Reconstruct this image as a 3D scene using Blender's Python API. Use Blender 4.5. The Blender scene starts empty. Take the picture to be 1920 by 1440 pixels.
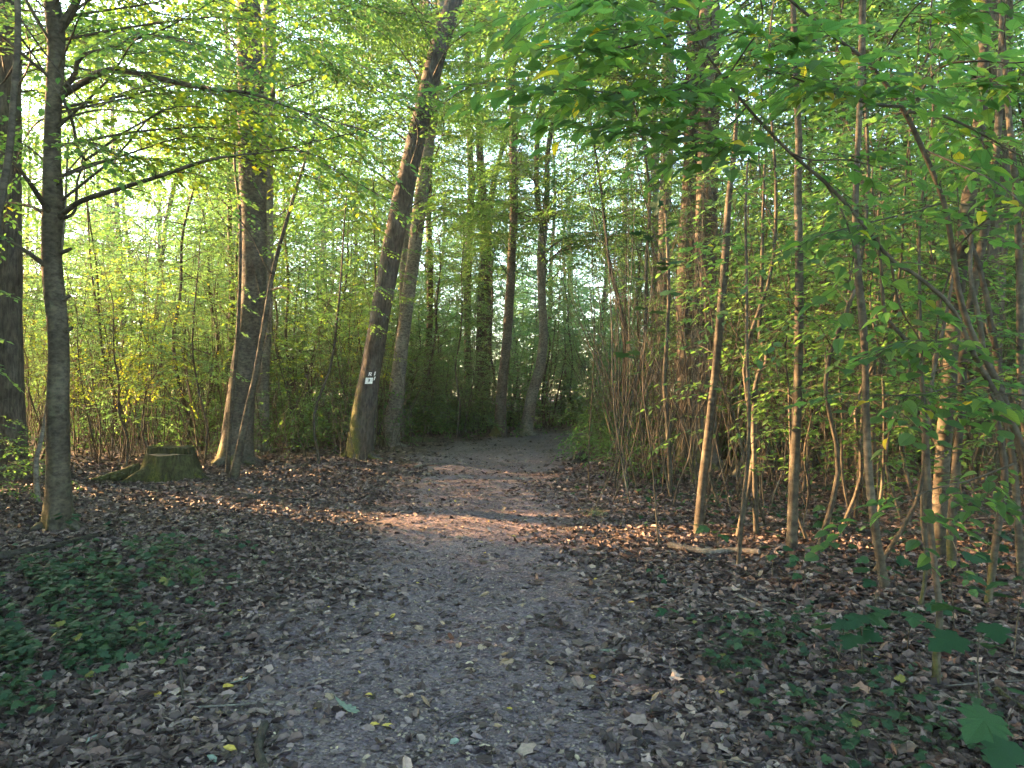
import bpy, math, random
import numpy as np
from mathutils import Vector

R = math.radians
random.seed(7)
RNG = np.random.default_rng(11)
S = bpy.context.scene
COL = S.collection

# ------------------------------------------------------------------ camera
FPX = 1346.0                       # focal length in pixels of the 1920 px wide photograph
CAM_H = 1.60
HOR = 705.0                        # row of the horizon
PITCH = math.atan((720 - HOR) / FPX)
cam_data = bpy.data.cameras.new('camera')
cam_data.sensor_width = 36
cam_data.lens = 36 * FPX / 1920
cam_data.clip_start = 0.05
cam_data.clip_end = 1500
cam = bpy.data.objects.new('camera', cam_data)
COL.objects.link(cam)
cam.location = (0, 0, CAM_H)
cam.rotation_euler = (math.pi / 2 + PITCH, 0, 0)
S.camera = cam

# ------------------------------------------------------------------ light
SUN_EL, SUN_AZ = R(13), R(-69)     # low sun, to the left and a little ahead
SUN_DIR = Vector((math.sin(SUN_AZ) * math.cos(SUN_EL), math.cos(SUN_AZ) * math.cos(SUN_EL), math.sin(SUN_EL)))
world = bpy.data.worlds.new('World')
S.world = world
world.use_nodes = True
wn = world.node_tree
sky = wn.nodes.new('ShaderNodeTexSky')
sky.sky_type = 'NISHITA'
sky.sun_disc = False
sky.sun_elevation = SUN_EL
sky.sun_rotation = SUN_AZ
sky.dust_density = 1.2
wn.links.new(sky.outputs[0], wn.nodes['Background'].inputs[0])
wn.nodes['Background'].inputs[1].default_value = 0.15
sun_d = bpy.data.lights.new('sun', 'SUN')
sun_d.energy = 4.4
sun_d.angle = R(0.5)
sun_d.color = (1.0, 0.56, 0.25)
sun = bpy.data.objects.new('sun', sun_d)
COL.objects.link(sun)
sun.rotation_euler = SUN_DIR.to_track_quat('Z', 'Y').to_euler()

S.view_settings.view_transform = 'Standard'
S.view_settings.look = 'None'
S.view_settings.gamma = 1
S.view_settings.use_curve_mapping = False
S.view_settings.exposure = 4.3

S.render.engine = 'CYCLES'
cy = S.cycles
cy.max_bounces = 12
cy.diffuse_bounces = 7
cy.glossy_bounces = 2
cy.transmission_bounces = 8
cy.transparent_max_bounces = 4
cy.use_denoising = True
cy.sample_clamp_indirect = 6


# ------------------------------------------------------------------ coordinates
def wpt(px, py, Y):
    """The world point at depth Y seen at pixel (px, py) of the 1920 x 1440 photograph."""
    u, v = (px - 960) / FPX, (720 - py) / FPX
    cp, sp = math.cos(PITCH), math.sin(PITCH)
    dy, dz = cp - v * sp, sp + v * cp
    return (u / dy * Y, Y, CAM_H + dz / dy * Y)


PATH_Y = np.array([-6, 0, 2.9, 5.4, 8.8, 11, 14.5, 18.5, 22, 25, 27.5, 30, 34, 40, 80])
PATH_X = np.array([0.2, -.05, -.22, -.38, -.50, -.62, -.60, -.35, 0.25, 1.3, 2.8, 5.0, 9.0, 16, 60])
PATH_W = np.array([1.6, 1.55, 1.48, 1.4, 1.4, 1.48, 1.7, 2.15, 2.4, 2.0, 1.5, 1.3, 1.3, 1.3, 1.3])


def pcx(y):
    return np.interp(y, PATH_Y, PATH_X)


def pw(y):
    return np.interp(y, PATH_Y, PATH_W)


def sstep(a, b, x):
    t = np.clip((x - a) / (b - a), 0, 1)
    return t * t * (3 - 2 * t)


def ground(x, y):
    x = np.asarray(x, float); y = np.asarray(y, float)
    d = np.abs(x - pcx(y)) - pw(y)
    side = np.where(x > pcx(y), 1.0, 0.75)
    z = 0.10 * side * sstep(-0.5, 1.3, d)
    z = z + 0.035 * np.sin(x * 0.9 + 1.3) * np.sin(y * 0.71 + .4) + 0.02 * np.sin(x * 2.3 + y * 1.1) \
        + 0.012 * np.sin(x * 5.1 - y * 3.7 + 1) * np.sin(y * 4.3 + x * 1.7)
    z = z + 0.006 * np.sin(x * 13.1 + 2 * np.sin(y * 6)) * np.sin(y * 15.3 + x * 4)
    z = z + 0.24 * np.exp(-(((x - 1.9) / 0.75) ** 2 + ((y - 13.6) / 1.1) ** 2))
    z = z + 0.10 * np.exp(-(((x + 3.4) / 1.5) ** 2 + ((y - 6.2) / 1.2) ** 2))
    z = z + 0.30 * sstep(26, 60, y)
    return z


def G(px, py):
    """The ground point seen at pixel (px, py)."""
    a, b = wpt(px, py, 1.0), (0, 0, CAM_H)
    dz = a[2] - CAM_H
    Y = 10.0
    for _ in range(30):
        g = float(ground(a[0] * Y, Y))
        Y = 0.5 * Y + 0.5 * (g - CAM_H) / dz
    return (a[0] * Y, Y, float(ground(a[0] * Y, Y)))


# ------------------------------------------------------------------ materials
def new_mat(name):
    m = bpy.data.materials.new(name)
    m.use_nodes = True
    nt = m.node_tree
    for n in list(nt.nodes):
        nt.nodes.remove(n)
    out = nt.nodes.new('ShaderNodeOutputMaterial')
    return m, nt, out


def N(nt, t, **kw):
    n = nt.nodes.new(t)
    for k, v in kw.items():
        if k == 'inp':
            for i, x in v.items():
                n.inputs[i].default_value = x
        else:
            setattr(n, k, v)
    return n


def ramp(nt, stops, interp='LINEAR'):
    r = nt.nodes.new('ShaderNodeValToRGB')
    r.color_ramp.interpolation = interp
    el = r.color_ramp.elements
    while len(el) < len(stops):
        el.new(0.5)
    for e, (p, c) in zip(el, stops):
        e.position = p
        e.color = (*c, 1) if len(c) == 3 else c
    return r


def leaf_material(name, stops, trans_gain=1.9, trans=0.5, veins=False, rough=0.45, spec=0.35, dead=False):
    m, nt, out = new_mat(name)
    L = nt.links
    at = N(nt, 'ShaderNodeAttribute', attribute_name='rnd')
    oi = N(nt, 'ShaderNodeObjectInfo')
    add = N(nt, 'ShaderNodeMath', operation='MULTIPLY_ADD', inp={1: 0.16, 2: -0.08})
    L.new(oi.outputs['Random'], add.inputs[0])
    a2 = N(nt, 'ShaderNodeMath', operation='ADD', use_clamp=True)
    L.new(at.outputs['Fac'], a2.inputs[0]); L.new(add.outputs[0], a2.inputs[1])
    rp = ramp(nt, stops)
    L.new(a2.outputs[0], rp.inputs[0])
    col = rp.outputs[0]
    geo = N(nt, 'ShaderNodeNewGeometry')
    bump = None
    if veins:
        uv = N(nt, 'ShaderNodeUVMap')
        sep = N(nt, 'ShaderNodeSeparateXYZ')
        L.new(uv.outputs[0], sep.inputs[0])
        ab = N(nt, 'ShaderNodeMath', operation='ABSOLUTE')
        L.new(sep.outputs[1], ab.inputs[0])
        # side veins slant forward from the midrib
        ph = N(nt, 'ShaderNodeMath', operation='MULTIPLY_ADD', inp={1: -0.9})
        L.new(ab.outputs[0], ph.inputs[0]); L.new(sep.outputs[0], ph.inputs[2])
        sc = N(nt, 'ShaderNodeMath', operation='MULTIPLY', inp={1: 72.0})
        L.new(ph.outputs[0], sc.inputs[0])
        cs = N(nt, 'ShaderNodeMath', operation='COSINE')
        L.new(sc.outputs[0], cs.inputs[0])
        v1 = N(nt, 'ShaderNodeMapRange', inp={1: 0.72, 2: 1.0, 3: 0.0, 4: 0.75})
        L.new(cs.outputs[0], v1.inputs[0])
        v2 = N(nt, 'ShaderNodeMapRange', inp={1: 0.0, 2: 0.02, 3: 1.0, 4: 0.0})
        L.new(ab.outputs[0], v2.inputs[0])
        mx = N(nt, 'ShaderNodeMath', operation='MAXIMUM')
        L.new(v1.outputs[0], mx.inputs[0]); L.new(v2.outputs[0], mx.inputs[1])
        mc = N(nt, 'ShaderNodeMix', data_type='RGBA', blend_type='MULTIPLY')
        dark = (0.62, 0.66, 0.5, 1)
        L.new(mx.outputs[0], mc.inputs[0]); L.new(col, mc.inputs[6]); mc.inputs[7].default_value = dark
        col = mc.outputs[2]
        bump = N(nt, 'ShaderNodeBump', inp={0: 0.5, 1: 0.002})
        L.new(cs.outputs[0], bump.inputs['Height'])
    nz = N(nt, 'ShaderNodeTexNoise', inp={'Scale': 60.0, 'Detail': 2.0})
    tc = N(nt, 'ShaderNodeTexCoord')
    L.new(tc.outputs['Object'], nz.inputs['Vector'])
    hv = N(nt, 'ShaderNodeMix', data_type='RGBA', blend_type='MULTIPLY')
    hr = ramp(nt, [(0.3, (0.72, 0.72, 0.72)), (0.7, (1.15, 1.15, 1.1))])
    L.new(nz.outputs[0], hr.inputs[0])
    hv.inputs[0].default_value = 1.0
    L.new(col, hv.inputs[6]); L.new(hr.outputs[0], hv.inputs[7])
    col = hv.outputs[2]
    pb = N(nt, 'ShaderNodeBsdfPrincipled')
    pb.inputs['Roughness'].default_value = rough
    pb.inputs['Specular IOR Level'].default_value = spec
    # pale, duller underside
    und = N(nt, 'ShaderNodeMix', data_type='RGBA', blend_type='MIX')
    L.new(col, und.inputs[6])
    und.inputs[7].default_value = (0.13, 0.17, 0.09, 1)
    um = N(nt, 'ShaderNodeMath', operation='MULTIPLY', inp={1: 0.0 if dead else 0.22})
    L.new(geo.outputs['Backfacing'], um.inputs[0]); L.new(um.outputs[0], und.inputs[0])
    L.new(und.outputs[2], pb.inputs['Base Color'])
    if bump:
        L.new(bump.outputs[0], pb.inputs['Normal'])
    if trans <= 0:
        L.new(pb.outputs[0], out.inputs[0])
        return m
    tr = N(nt, 'ShaderNodeBsdfTranslucent')
    tg = N(nt, 'ShaderNodeMix', data_type='RGBA', blend_type='MULTIPLY', clamp_result=False)
    tg.inputs[0].default_value = 1.0
    tg.inputs[7].default_value = (trans_gain * 0.95, trans_gain * 1.05, trans_gain * 0.68, 1)
    L.new(col, tg.inputs[6])
    L.new(tg.outputs[2], tr.inputs[0])
    mix = N(nt, 'ShaderNodeMixShader', inp={0: trans})
    L.new(pb.outputs[0], mix.inputs[1]); L.new(tr.outputs[0], mix.inputs[2])
    L.new(mix.outputs[0], out.inputs[0])
    return m


GREENS = [(0.0, (0.048, 0.104, 0.040)), (0.35, (0.066, 0.134, 0.044)), (0.72, (0.092, 0.160, 0.042)),
          (0.90, (0.135, 0.205, 0.028)), (0.965, (0.30, 0.27, 0.022)), (1.0, (0.42, 0.30, 0.03))]
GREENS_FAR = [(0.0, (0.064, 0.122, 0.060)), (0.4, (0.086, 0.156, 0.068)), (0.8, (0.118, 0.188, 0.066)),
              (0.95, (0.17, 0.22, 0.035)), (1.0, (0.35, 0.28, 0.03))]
GREENS_BACKLIT = [(0.0, (0.085, 0.140, 0.026)), (0.4, (0.13, 0.19, 0.026)), (0.75, (0.21, 0.23, 0.025)),
              (0.92, (0.40, 0.34, 0.022)), (1.0, (0.46, 0.30, 0.03))]
M_LEAF = leaf_material('beech_leaf', GREENS, trans=0.55, trans_gain=2.1)
M_LEAF_FAR = leaf_material('far_leaf', GREENS_FAR, trans=0.58, trans_gain=2.5)  # paler and mintier: haze and brightness of distance put into the colour
M_LEAF_BACKLIT = leaf_material('backlit_yellow_leaf', GREENS_BACKLIT, trans=0.55)  # glow of sun through leaves put into the colour, besides a few yellow leaves
M_LEAF_BIG = leaf_material('hornbeam_leaf', GREENS, veins=True, trans_gain=2.3, trans=0.6)
M_MAPLE = leaf_material('maple_leaf', [(0, (0.014, 0.046, 0.024)), (0.6, (0.022, 0.064, 0.030)), (1, (0.038, 0.088, 0.034))],
                        trans=0.3, rough=0.6, spec=0.15, trans_gain=1.3)
M_IVY = leaf_material('ivy_leaf', [(0, (0.012, 0.034, 0.020)), (0.6, (0.022, 0.054, 0.028)), (0.95, (0.04, 0.08, 0.035)), (1, (0.16, .15, .04))],
                      trans=0.25, rough=0.5, spec=0.2)
M_DEAD = leaf_material('dead_leaf', [(0.0, (0.022, 0.016, 0.016)), (0.3, (0.054, 0.038, 0.036)), (0.6, (0.108, 0.078, 0.072)),
                                     (0.88, (0.205, 0.152, 0.140)), (0.985, (0.34, 0.265, 0.23)), (1.0, (0.40, 0.30, 0.09))],
                       trans=0.0, rough=0.6, spec=0.22, dead=True)
M_BITS = leaf_material('leaf_crumb', [(0.0, (0.045, 0.033, 0.038)), (0.4, (0.120, 0.090, 0.100)), (0.75, (0.215, 0.166, 0.172)),
                                      (0.95, (0.27, 0.215, 0.165)), (1.0, (0.40, 0.33, 0.24))],
                       trans=0.0, rough=0.6, spec=0.25, dead=True)
M_YELDEAD = leaf_material('yellow_fallen_leaf', [(0, (0.38, 0.28, 0.05)), (1, (0.52, 0.40, 0.09))], trans=0.2, dead=True)
M_TANDEAD = leaf_material('tan_fallen_leaf', [(0, (0.22, 0.16, 0.11)), (1, (0.36, 0.27, 0.19))], trans=0.1, dead=True)
M_GREENDEAD = leaf_material('grey_green_fallen_leaf', [(0, (0.12, 0.17, 0.14)), (1, (0.24, 0.28, 0.25))], trans=0.1, dead=True)


def bark_material(name, c_dark, c_mid, c_light, moss=0.0, moss_top=1.2, rings=18.0, fissure=0.0, bump=0.35, stains=0.5):
    m, nt, out = new_mat(name)
    L = nt.links
    tc = N(nt, 'ShaderNodeTexCoord')
    geo = N(nt, 'ShaderNodeNewGeometry')
    n1 = N(nt, 'ShaderNodeTexNoise', inp={'Scale': 2.3, 'Detail': 6.0, 'Roughness': 0.62})
    L.new(geo.outputs['Position'], n1.inputs['Vector'])
    rp = ramp(nt, [(0.30, c_dark), (0.52, c_mid), (0.72, c_light)])
    L.new(n1.outputs[0], rp.inputs[0])
    # fine speckle stretched around or along the stem
    mp = N(nt, 'ShaderNodeMapping')
    mp.inputs['Scale'].default_value = (26, 26, 5) if fissure > 0 else (14, 14, 24)
    L.new(geo.outputs['Position'], mp.inputs[0])
    n2 = N(nt, 'ShaderNodeTexNoise', inp={'Scale': 1.0, 'Detail': 5.0, 'Roughness': 0.65})
    L.new(mp.outputs[0], n2.inputs['Vector'])
    r2 = ramp(nt, [(0.36, (0.35, 0.35, 0.35)), (0.5, (0.95, 0.95, 0.95)), (0.66, (1.6, 1.55, 1.5))])
    L.new(n2.outputs[0], r2.inputs[0])
    mu = N(nt, 'ShaderNodeMix', data_type='RGBA', blend_type='MULTIPLY')
    mu.inputs[0].default_value = 0.85
    L.new(rp.outputs[0], mu.inputs[6]); L.new(r2.outputs[0], mu.inputs[7])
    # lichen blotches
    n3 = N(nt, 'ShaderNodeTexNoise', inp={'Scale': 7.0, 'Detail': 4.0, 'Roughness': 0.7})
    L.new(geo.outputs['Position'], n3.inputs['Vector'])
    r3 = ramp(nt, [(0.56, (0, 0, 0)), (0.66, (1, 1, 1))])
    L.new(n3.outputs[0], r3.inputs[0])
    lm = N(nt, 'ShaderNodeMath', operation='MULTIPLY', inp={1: stains})
    L.new(r3.outputs[0], lm.inputs[0])
    li = N(nt, 'ShaderNodeMix', data_type='RGBA', blend_type='MIX')
    L.new(lm.outputs[0], li.inputs[0]); L.new(mu.outputs[2], li.inputs[6])
    li.inputs[7].default_value = (c_light[0] * 1.1, c_light[1] * 1.25, c_light[2] * 1.05, 1)
    col = li.outputs[2]
    if moss > 0:
        sp = N(nt, 'ShaderNodeSeparateXYZ')
        L.new(geo.outputs['Position'], sp.inputs[0])
        mr = N(nt, 'ShaderNodeMapRange', inp={1: moss_top, 2: 0.0, 3: 0.0, 4: 1.0})
        L.new(sp.outputs[2], mr.inputs[0])
        nn = N(nt, 'ShaderNodeSeparateXYZ')
        L.new(geo.outputs['Normal'], nn.inputs[0])
        sd = N(nt, 'ShaderNodeMapRange', inp={1: 0.3, 2: -1.0, 3: 0.15, 4: 1.0})
        L.new(nn.outputs[0], sd.inputs[0])
        mm = N(nt, 'ShaderNodeMath', operation='MULTIPLY')
        L.new(mr.outputs[0], mm.inputs[0]); L.new(sd.outputs[0], mm.inputs[1])
        ma = N(nt, 'ShaderNodeMath', operation='MULTIPLY_ADD', inp={1: 1.6})
        n4 = N(nt, 'ShaderNodeTexNoise', inp={'Scale': 9.0, 'Detail': 5.0, 'Roughness': 0.7})
        L.new(geo.outputs['Position'], n4.inputs['Vector'])
        L.new(mm.outputs[0], ma.inputs[0]); L.new(n4.outputs[0], ma.inputs[2])
        mr2 = N(nt, 'ShaderNodeMapRange', inp={1: 0.85, 2: 1.25, 3: 0.0, 4: moss})
        L.new(ma.outputs[0], mr2.inputs[0])
        mo = N(nt, 'ShaderNodeMix', data_type='RGBA', blend_type='MIX')
        mcr = ramp(nt, [(0.3, (0.022, 0.030, 0.008)), (0.65, (0.105, 0.112, 0.020))])
        n5 = N(nt, 'ShaderNodeTexNoise', inp={'Scale': 45.0, 'Detail': 3.0})
        L.new(geo.outputs['Position'], n5.inputs['Vector']); L.new(n5.outputs[0], mcr.inputs[0])
        L.new(mr2.outputs[0], mo.inputs[0]); L.new(col, mo.inputs[6]); L.new(mcr.outputs[0], mo.inputs[7])
        col = mo.outputs[2]
    pb = N(nt, 'ShaderNodeBsdfPrincipled')
    pb.inputs['Roughness'].default_value = 0.85
    pb.inputs['Specular IOR Level'].default_value = 0.25
    L.new(col, pb.inputs['Base Color'])
    bp = N(nt, 'ShaderNodeBump', inp={0: bump, 1: 0.03 + 0.03 * fissure})
    L.new(n2.outputs[0], bp.inputs['Height'])
    bp2 = N(nt, 'ShaderNodeBump', inp={0: 0.4, 1: 0.03})
    L.new(n3.outputs[0], bp2.inputs['Height']); L.new(bp.outputs[0], bp2.inputs['Normal'])
    L.new(bp2.outputs[0], pb.inputs['Normal'])
    L.new(pb.outputs[0], out.inputs[0])
    return m


B_BEECH = bark_material('beech_bark', (0.041, 0.035, 0.027), (0.065, 0.058, 0.048), (0.092, 0.086, 0.073), moss=0.85, moss_top=0.9)
B_MARK = bark_material('furrowed_bark', (0.034, 0.029, 0.024), (0.055, 0.048, 0.042), (0.079, 0.071, 0.063), moss=0.95, moss_top=2.6, fissure=0.6, bump=0.6)
B_OAK = bark_material('ridged_bark', (0.041, 0.034, 0.026), (0.071, 0.060, 0.047), (0.104, 0.091, 0.074), moss=0.5, moss_top=1.0, fissure=1.0, bump=0.9)
B_NEAR = bark_material('dark_bark', (0.033, 0.028, 0.021), (0.058, 0.050, 0.037), (0.083, 0.074, 0.058), moss=0.5, moss_top=0.7)
B_THIN = bark_material('sapling_bark', (0.026, 0.022, 0.016), (0.052, 0.045, 0.033), (0.10, 0.088, 0.066), rings=30, bump=0.25, stains=0.4)
B_PALE = bark_material('pale_bark', (0.086, 0.076, 0.065), (0.128, 0.119, 0.104), (0.178, 0.168, 0.150), moss=0.4, moss_top=1.0)
B_DEAD = bark_material('dead_wood', (0.065, 0.056, 0.048), (0.122, 0.108, 0.094), (0.202, 0.187, 0.169), fissure=0.4, bump=0.5)
B_DARKDEAD = bark_material('dark_dead_wood', (0.017, 0.014, 0.011), (0.033, 0.028, 0.023), (0.055, 0.050, 0.041), fissure=0.4, bump=0.5)
B_STUMP = bark_material('stump_bark', (0.022, 0.020, 0.011), (0.039, 0.039, 0.017), (0.061, 0.063, 0.025), moss=0.95, moss_top=1.0, fissure=0.7, bump=1.0)


def plain(name, col, rough=0.7, nscale=40, var=0.25):
    m, nt, out = new_mat(name)
    L = nt.links
    geo = N(nt, 'ShaderNodeNewGeometry')
    n1 = N(nt, 'ShaderNodeTexNoise', inp={'Scale': nscale, 'Detail': 4.0})
    L.new(geo.outputs['Position'], n1.inputs['Vector'])
    rp = ramp(nt, [(0.3, tuple(c * (1 - var) for c in col)), (0.7, tuple(min(1, c * (1 + var)) for c in col))])
    L.new(n1.outputs[0], rp.inputs[0])
    pb = N(nt, 'ShaderNodeBsdfPrincipled')
    pb.inputs['Roughness'].default_value = rough
    L.new(rp.outputs[0], pb.inputs['Base Color'])
    L.new(pb.outputs[0], out.inputs[0])
    return m


M_WHITE = plain('white_paint', (0.72, 0.72, 0.72))
M_BLACK = plain('black_paint', (0.02, 0.02, 0.025))
M_CUT = plain('weathered_cut_wood', (0.13, 0.095, 0.06), nscale=14, var=0.4)
M_GRASS = plain('grass_blade', (0.07, 0.13, 0.03), rough=0.5, var=0.3)


def ground_material():
    m, nt, out = new_mat('forest_soil')
    L = nt.links
    geo = N(nt, 'ShaderNodeNewGeometry')
    at = N(nt, 'ShaderNodeAttribute', attribute_name='trod')
    vo = N(nt, 'ShaderNodeTexVoronoi', inp={'Scale': 17.0, 'Randomness': 1.0})
    mpv = N(nt, 'ShaderNodeVectorMath', operation='MULTIPLY')
    mpv.inputs[1].default_value = (1, 1, 0.2)
    wob = N(nt, 'ShaderNodeTexNoise', inp={'Scale': 9.0, 'Detail': 3.0})
    L.new(geo.outputs['Position'], wob.inputs['Vector'])
    ws = N(nt, 'ShaderNodeVectorMath', operation='MULTIPLY_ADD')
    ws.inputs[1].default_value = (0.12, 0.12, 0.0)
    L.new(wob.outputs['Color'], ws.inputs[0]); L.new(geo.outputs['Position'], ws.inputs[2])
    L.new(ws.outputs[0], mpv.inputs[0])
    L.new(mpv.outputs[0], vo.inputs['Vector'])
    sepc = N(nt, 'ShaderNodeSeparateColor')
    L.new(vo.outputs['Color'], sepc.inputs[0])
    litter = ramp(nt, [(0.0, (0.025, 0.018, 0.015)), (0.35, (0.055, 0.040, 0.033)), (0.7, (0.10, 0.075, 0.060)), (0.95, (0.17, 0.13, 0.105))])
    L.new(sepc.outputs[0], litter.inputs[0])
    n2 = N(nt, 'ShaderNodeTexNoise', inp={'Scale': 55.0, 'Detail': 6.0, 'Roughness': 0.7})
    L.new(geo.outputs['Position'], n2.inputs['Vector'])
    dirt = ramp(nt, [(0.33, (0.062, 0.048, 0.056)), (0.5, (0.124, 0.098, 0.110)), (0.66, (0.205, 0.165, 0.180))])
    L.new(n2.outputs[0], dirt.inputs[0])
    n3 = N(nt, 'ShaderNodeTexNoise', inp={'Scale': 0.9, 'Detail': 4.0})
    L.new(geo.outputs['Position'], n3.inputs['Vector'])
    big = ramp(nt, [(0.3, (0.75, 0.75, 0.75)), (0.7, (1.35, 1.33, 1.3))])
    L.new(n3.outputs[0], big.inputs[0])
    mx = N(nt, 'ShaderNodeMix', data_type='RGBA')
    L.new(at.outputs['Fac'], mx.inputs[0]); L.new(litter.outputs[0], mx.inputs[6]); L.new(dirt.outputs[0], mx.inputs[7])
    m2 = N(nt, 'ShaderNodeMix', data_type='RGBA', blend_type='MULTIPLY')
    m2.inputs[0].default_value = 1.0
    L.new(mx.outputs[2], m2.inputs[6]); L.new(big.outputs[0], m2.inputs[7])
    pb = N(nt, 'ShaderNodeBsdfPrincipled')
    pb.inputs['Roughness'].default_value = 0.8
    pb.inputs['Specular IOR Level'].default_value = 0.3
    L.new(m2.outputs[2], pb.inputs['Base Color'])
    bp = N(nt, 'ShaderNodeBump', inp={0: 0.8, 1: 0.02})
    L.new(n2.outputs[0], bp.inputs['Height'])
    bp2 = N(nt, 'ShaderNodeBump', inp={0: 0.6, 1: 0.03})
    L.new(vo.outputs['Distance'], bp2.inputs['Height']); L.new(bp.outputs[0], bp2.inputs['Normal'])
    L.new(bp2.outputs[0], pb.inputs['Normal'])
    L.new(pb.outputs[0], out.inputs[0])
    return m


M_SOIL = ground_material()


# ------------------------------------------------------------------ mesh building
def build_mesh(name, chunks, mats, smooth=True):
    """chunks: list of dict(v=(n,3), f=(m,k), r=per-face rnd or None, m=material index, s=smooth, uv=(n,2) per vertex or None)."""
    chunks = [c for c in chunks if len(c['f'])]
    V, LV, LT, RN, MI, SM, UV = [], [], [], [], [], [], []
    off = 0
    has_uv = any(c.get('uv') is not None for c in chunks)
    for c in chunks:
        v = np.asarray(c['v'], np.float32); f = np.asarray(c['f'], np.int32)
        V.append(v)
        LV.append((f + off).ravel())
        LT.append(np.full(len(f), f.shape[1], np.int32))
        r = c.get('r')
        RN.append(np.zeros(len(f), np.float32) if r is None else np.asarray(r, np.float32))
        MI.append(np.full(len(f), c.get('m', 0), np.int32))
        SM.append(np.full(len(f), c.get('s', smooth), bool))
        if has_uv:
            u = c.get('uv')
            u = np.zeros((len(v), 2), np.float32) if u is None else np.asarray(u, np.float32)
            UV.append(u[f.ravel()])
        off += len(v)
    V = np.concatenate(V); LV = np.concatenate(LV); LT = np.concatenate(LT)
    me = bpy.data.meshes.new(name)
    me.vertices.add(len(V)); me.vertices.foreach_set('co', V.ravel())
    me.loops.add(len(LV)); me.loops.foreach_set('vertex_index', LV)
    me.polygons.add(len(LT))
    ls = np.zeros(len(LT), np.int32); ls[1:] = np.cumsum(LT)[:-1]
    me.polygons.foreach_set('loop_start', ls)
    me.polygons.foreach_set('loop_total', LT)
    me.polygons.foreach_set('material_index', np.concatenate(MI))
    me.polygons.foreach_set('use_smooth', np.concatenate(SM))
    a = me.attributes.new('rnd', 'FLOAT', 'FACE')
    a.data.foreach_set('value', np.concatenate(RN))
    if has_uv:
        ul = me.uv_layers.new(name='UVMap')
        ul.data.foreach_set('uv', np.concatenate(UV).ravel())
    for m in mats:
        me.materials.append(m)
    me.update(calc_edges=True)
    return me


def add_obj(name, me, parent=None, loc=None, rotz=0, scale=None, **props):
    o = bpy.data.objects.new(name, me)
    COL.objects.link(o)
    if parent is not None:
        o.parent = parent
    if loc is not None:
        o.location = loc
    if rotz:
        o.rotation_euler = (0, 0, rotz)
    if scale is not None:
        o.scale = (scale,) * 3 if np.isscalar(scale) else scale
    for k, v in props.items():
        o[k] = v
    return o


def thing(name, label, category, loc=(0, 0, 0), rotz=0, group=None, scale=None):
    o = add_obj(name, None, loc=loc, rotz=rotz, scale=scale)
    o.empty_display_size = 0.2
    o['label'] = label
    o['category'] = category
    if group:
        o['group'] = group
    return o


def catmull(P, n):
    P = np.asarray(P, float)
    if len(P) < 3:
        t = np.linspace(0, 1, n)[:, None]
        return P[0] * (1 - t) + P[-1] * t
    Q = np.vstack([2 * P[0] - P[1], P, 2 * P[-1] - P[-2]])
    seg = np.linalg.norm(np.diff(P, axis=0), axis=1)[:, None][:, 0]
    cum = np.concatenate([[0], np.cumsum(seg)]); cum /= cum[-1]
    ts = np.linspace(0, 1, n)
    out = np.zeros((n, P.shape[1]))
    for i, t in enumerate(ts):
        k = min(np.searchsorted(cum, t, side='right') - 1, len(P) - 2)
        u = (t - cum[k]) / max(cum[k + 1] - cum[k], 1e-9)
        a, b, c, d = Q[k], Q[k + 1], Q[k + 2], Q[k + 3]
        out[i] = 0.5 * ((2 * b) + (-a + c) * u + (2 * a - 5 * b + 4 * c - d) * u * u + (-a + 3 * b - 3 * c + d) * u ** 3)
    return out


def tube(P, r, sides=8, rough=0.0, flare=None, cap=True, m=0, seed=0):
    """A bent tapering tube along P (n,3) with radii r (n,)."""
    P = np.asarray(P, float); n = len(P); r = np.asarray(r, float)
    T = np.gradient(P, axis=0); T /= np.linalg.norm(T, axis=1)[:, None] + 1e-12
    ref = np.array([1.0, 0.1, 0]) if abs(T[0][2]) > 0.7 else np.array([0, 0.1, 1.0])
    A = np.cross(T, ref); A /= np.linalg.norm(A, axis=1)[:, None] + 1e-12
    B = np.cross(T, A)
    th = np.linspace(0, 2 * np.pi, sides, endpoint=False)
    rr = np.repeat(r[:, None], sides, 1)
    rg = np.random.default_rng(abs(int(seed)))
    if rough > 0:
        ph = rg.uniform(0, 6.28, 6)
        zz = np.cumsum(np.concatenate([[0], np.linalg.norm(np.diff(P, axis=0), axis=1)]))[:, None]
        rr = rr * (1 + rough * (0.5 * np.sin(2 * th[None] + ph[0] + zz * 1.3) + 0.35 * np.sin(3 * th[None] + ph[1] - zz * 2.1)
                                + 0.3 * np.sin(zz * 5 + ph[2]) + 0.25 * np.sin(5 * th[None] + zz * 3.3 + ph[3])))
    if flare is not None:     # list of (angle, height, amount)
        zz = (P[:, 2] - P[0, 2])[:, None]
        for ang, hh, am in flare:
            # th measured in world azimuth
            az = np.arctan2((np.cos(th)[None] * A[:, 1:2] + np.sin(th)[None] * B[:, 1:2]), (np.cos(th)[None] * A[:, 0:1] + np.sin(th)[None] * B[:, 0:1]))
            d = np.angle(np.exp(1j * (az - ang)))
            rr = rr * (1 + am * np.exp(-(d / 0.38) ** 2) * np.exp(-np.clip(zz, 0, 9) / hh))
    V = P[:, None, :] + rr[:, :, None] * (np.cos(th)[None, :, None] * A[:, None] + np.sin(th)[None, :, None] * B[:, None])
    V = V.reshape(-1, 3)
    i = np.arange(n - 1)[:, None] * sides; j = np.arange(sides)[None]; k = (j + 1) % sides
    F = np.stack([i + j, i + k, i + sides + k, i + sides + j], -1).reshape(-1, 4)
    out = [dict(v=V, f=F, m=m, s=True)]
    if cap:
        c = (n - 1) * sides
        top = V[c:c + sides]
        out.append(dict(v=np.vstack([top, top.mean(0)]), f=np.stack([np.arange(sides), (np.arange(sides) + 1) % sides, np.full(sides, sides)], 1), m=m, s=False))
    return out


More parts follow.
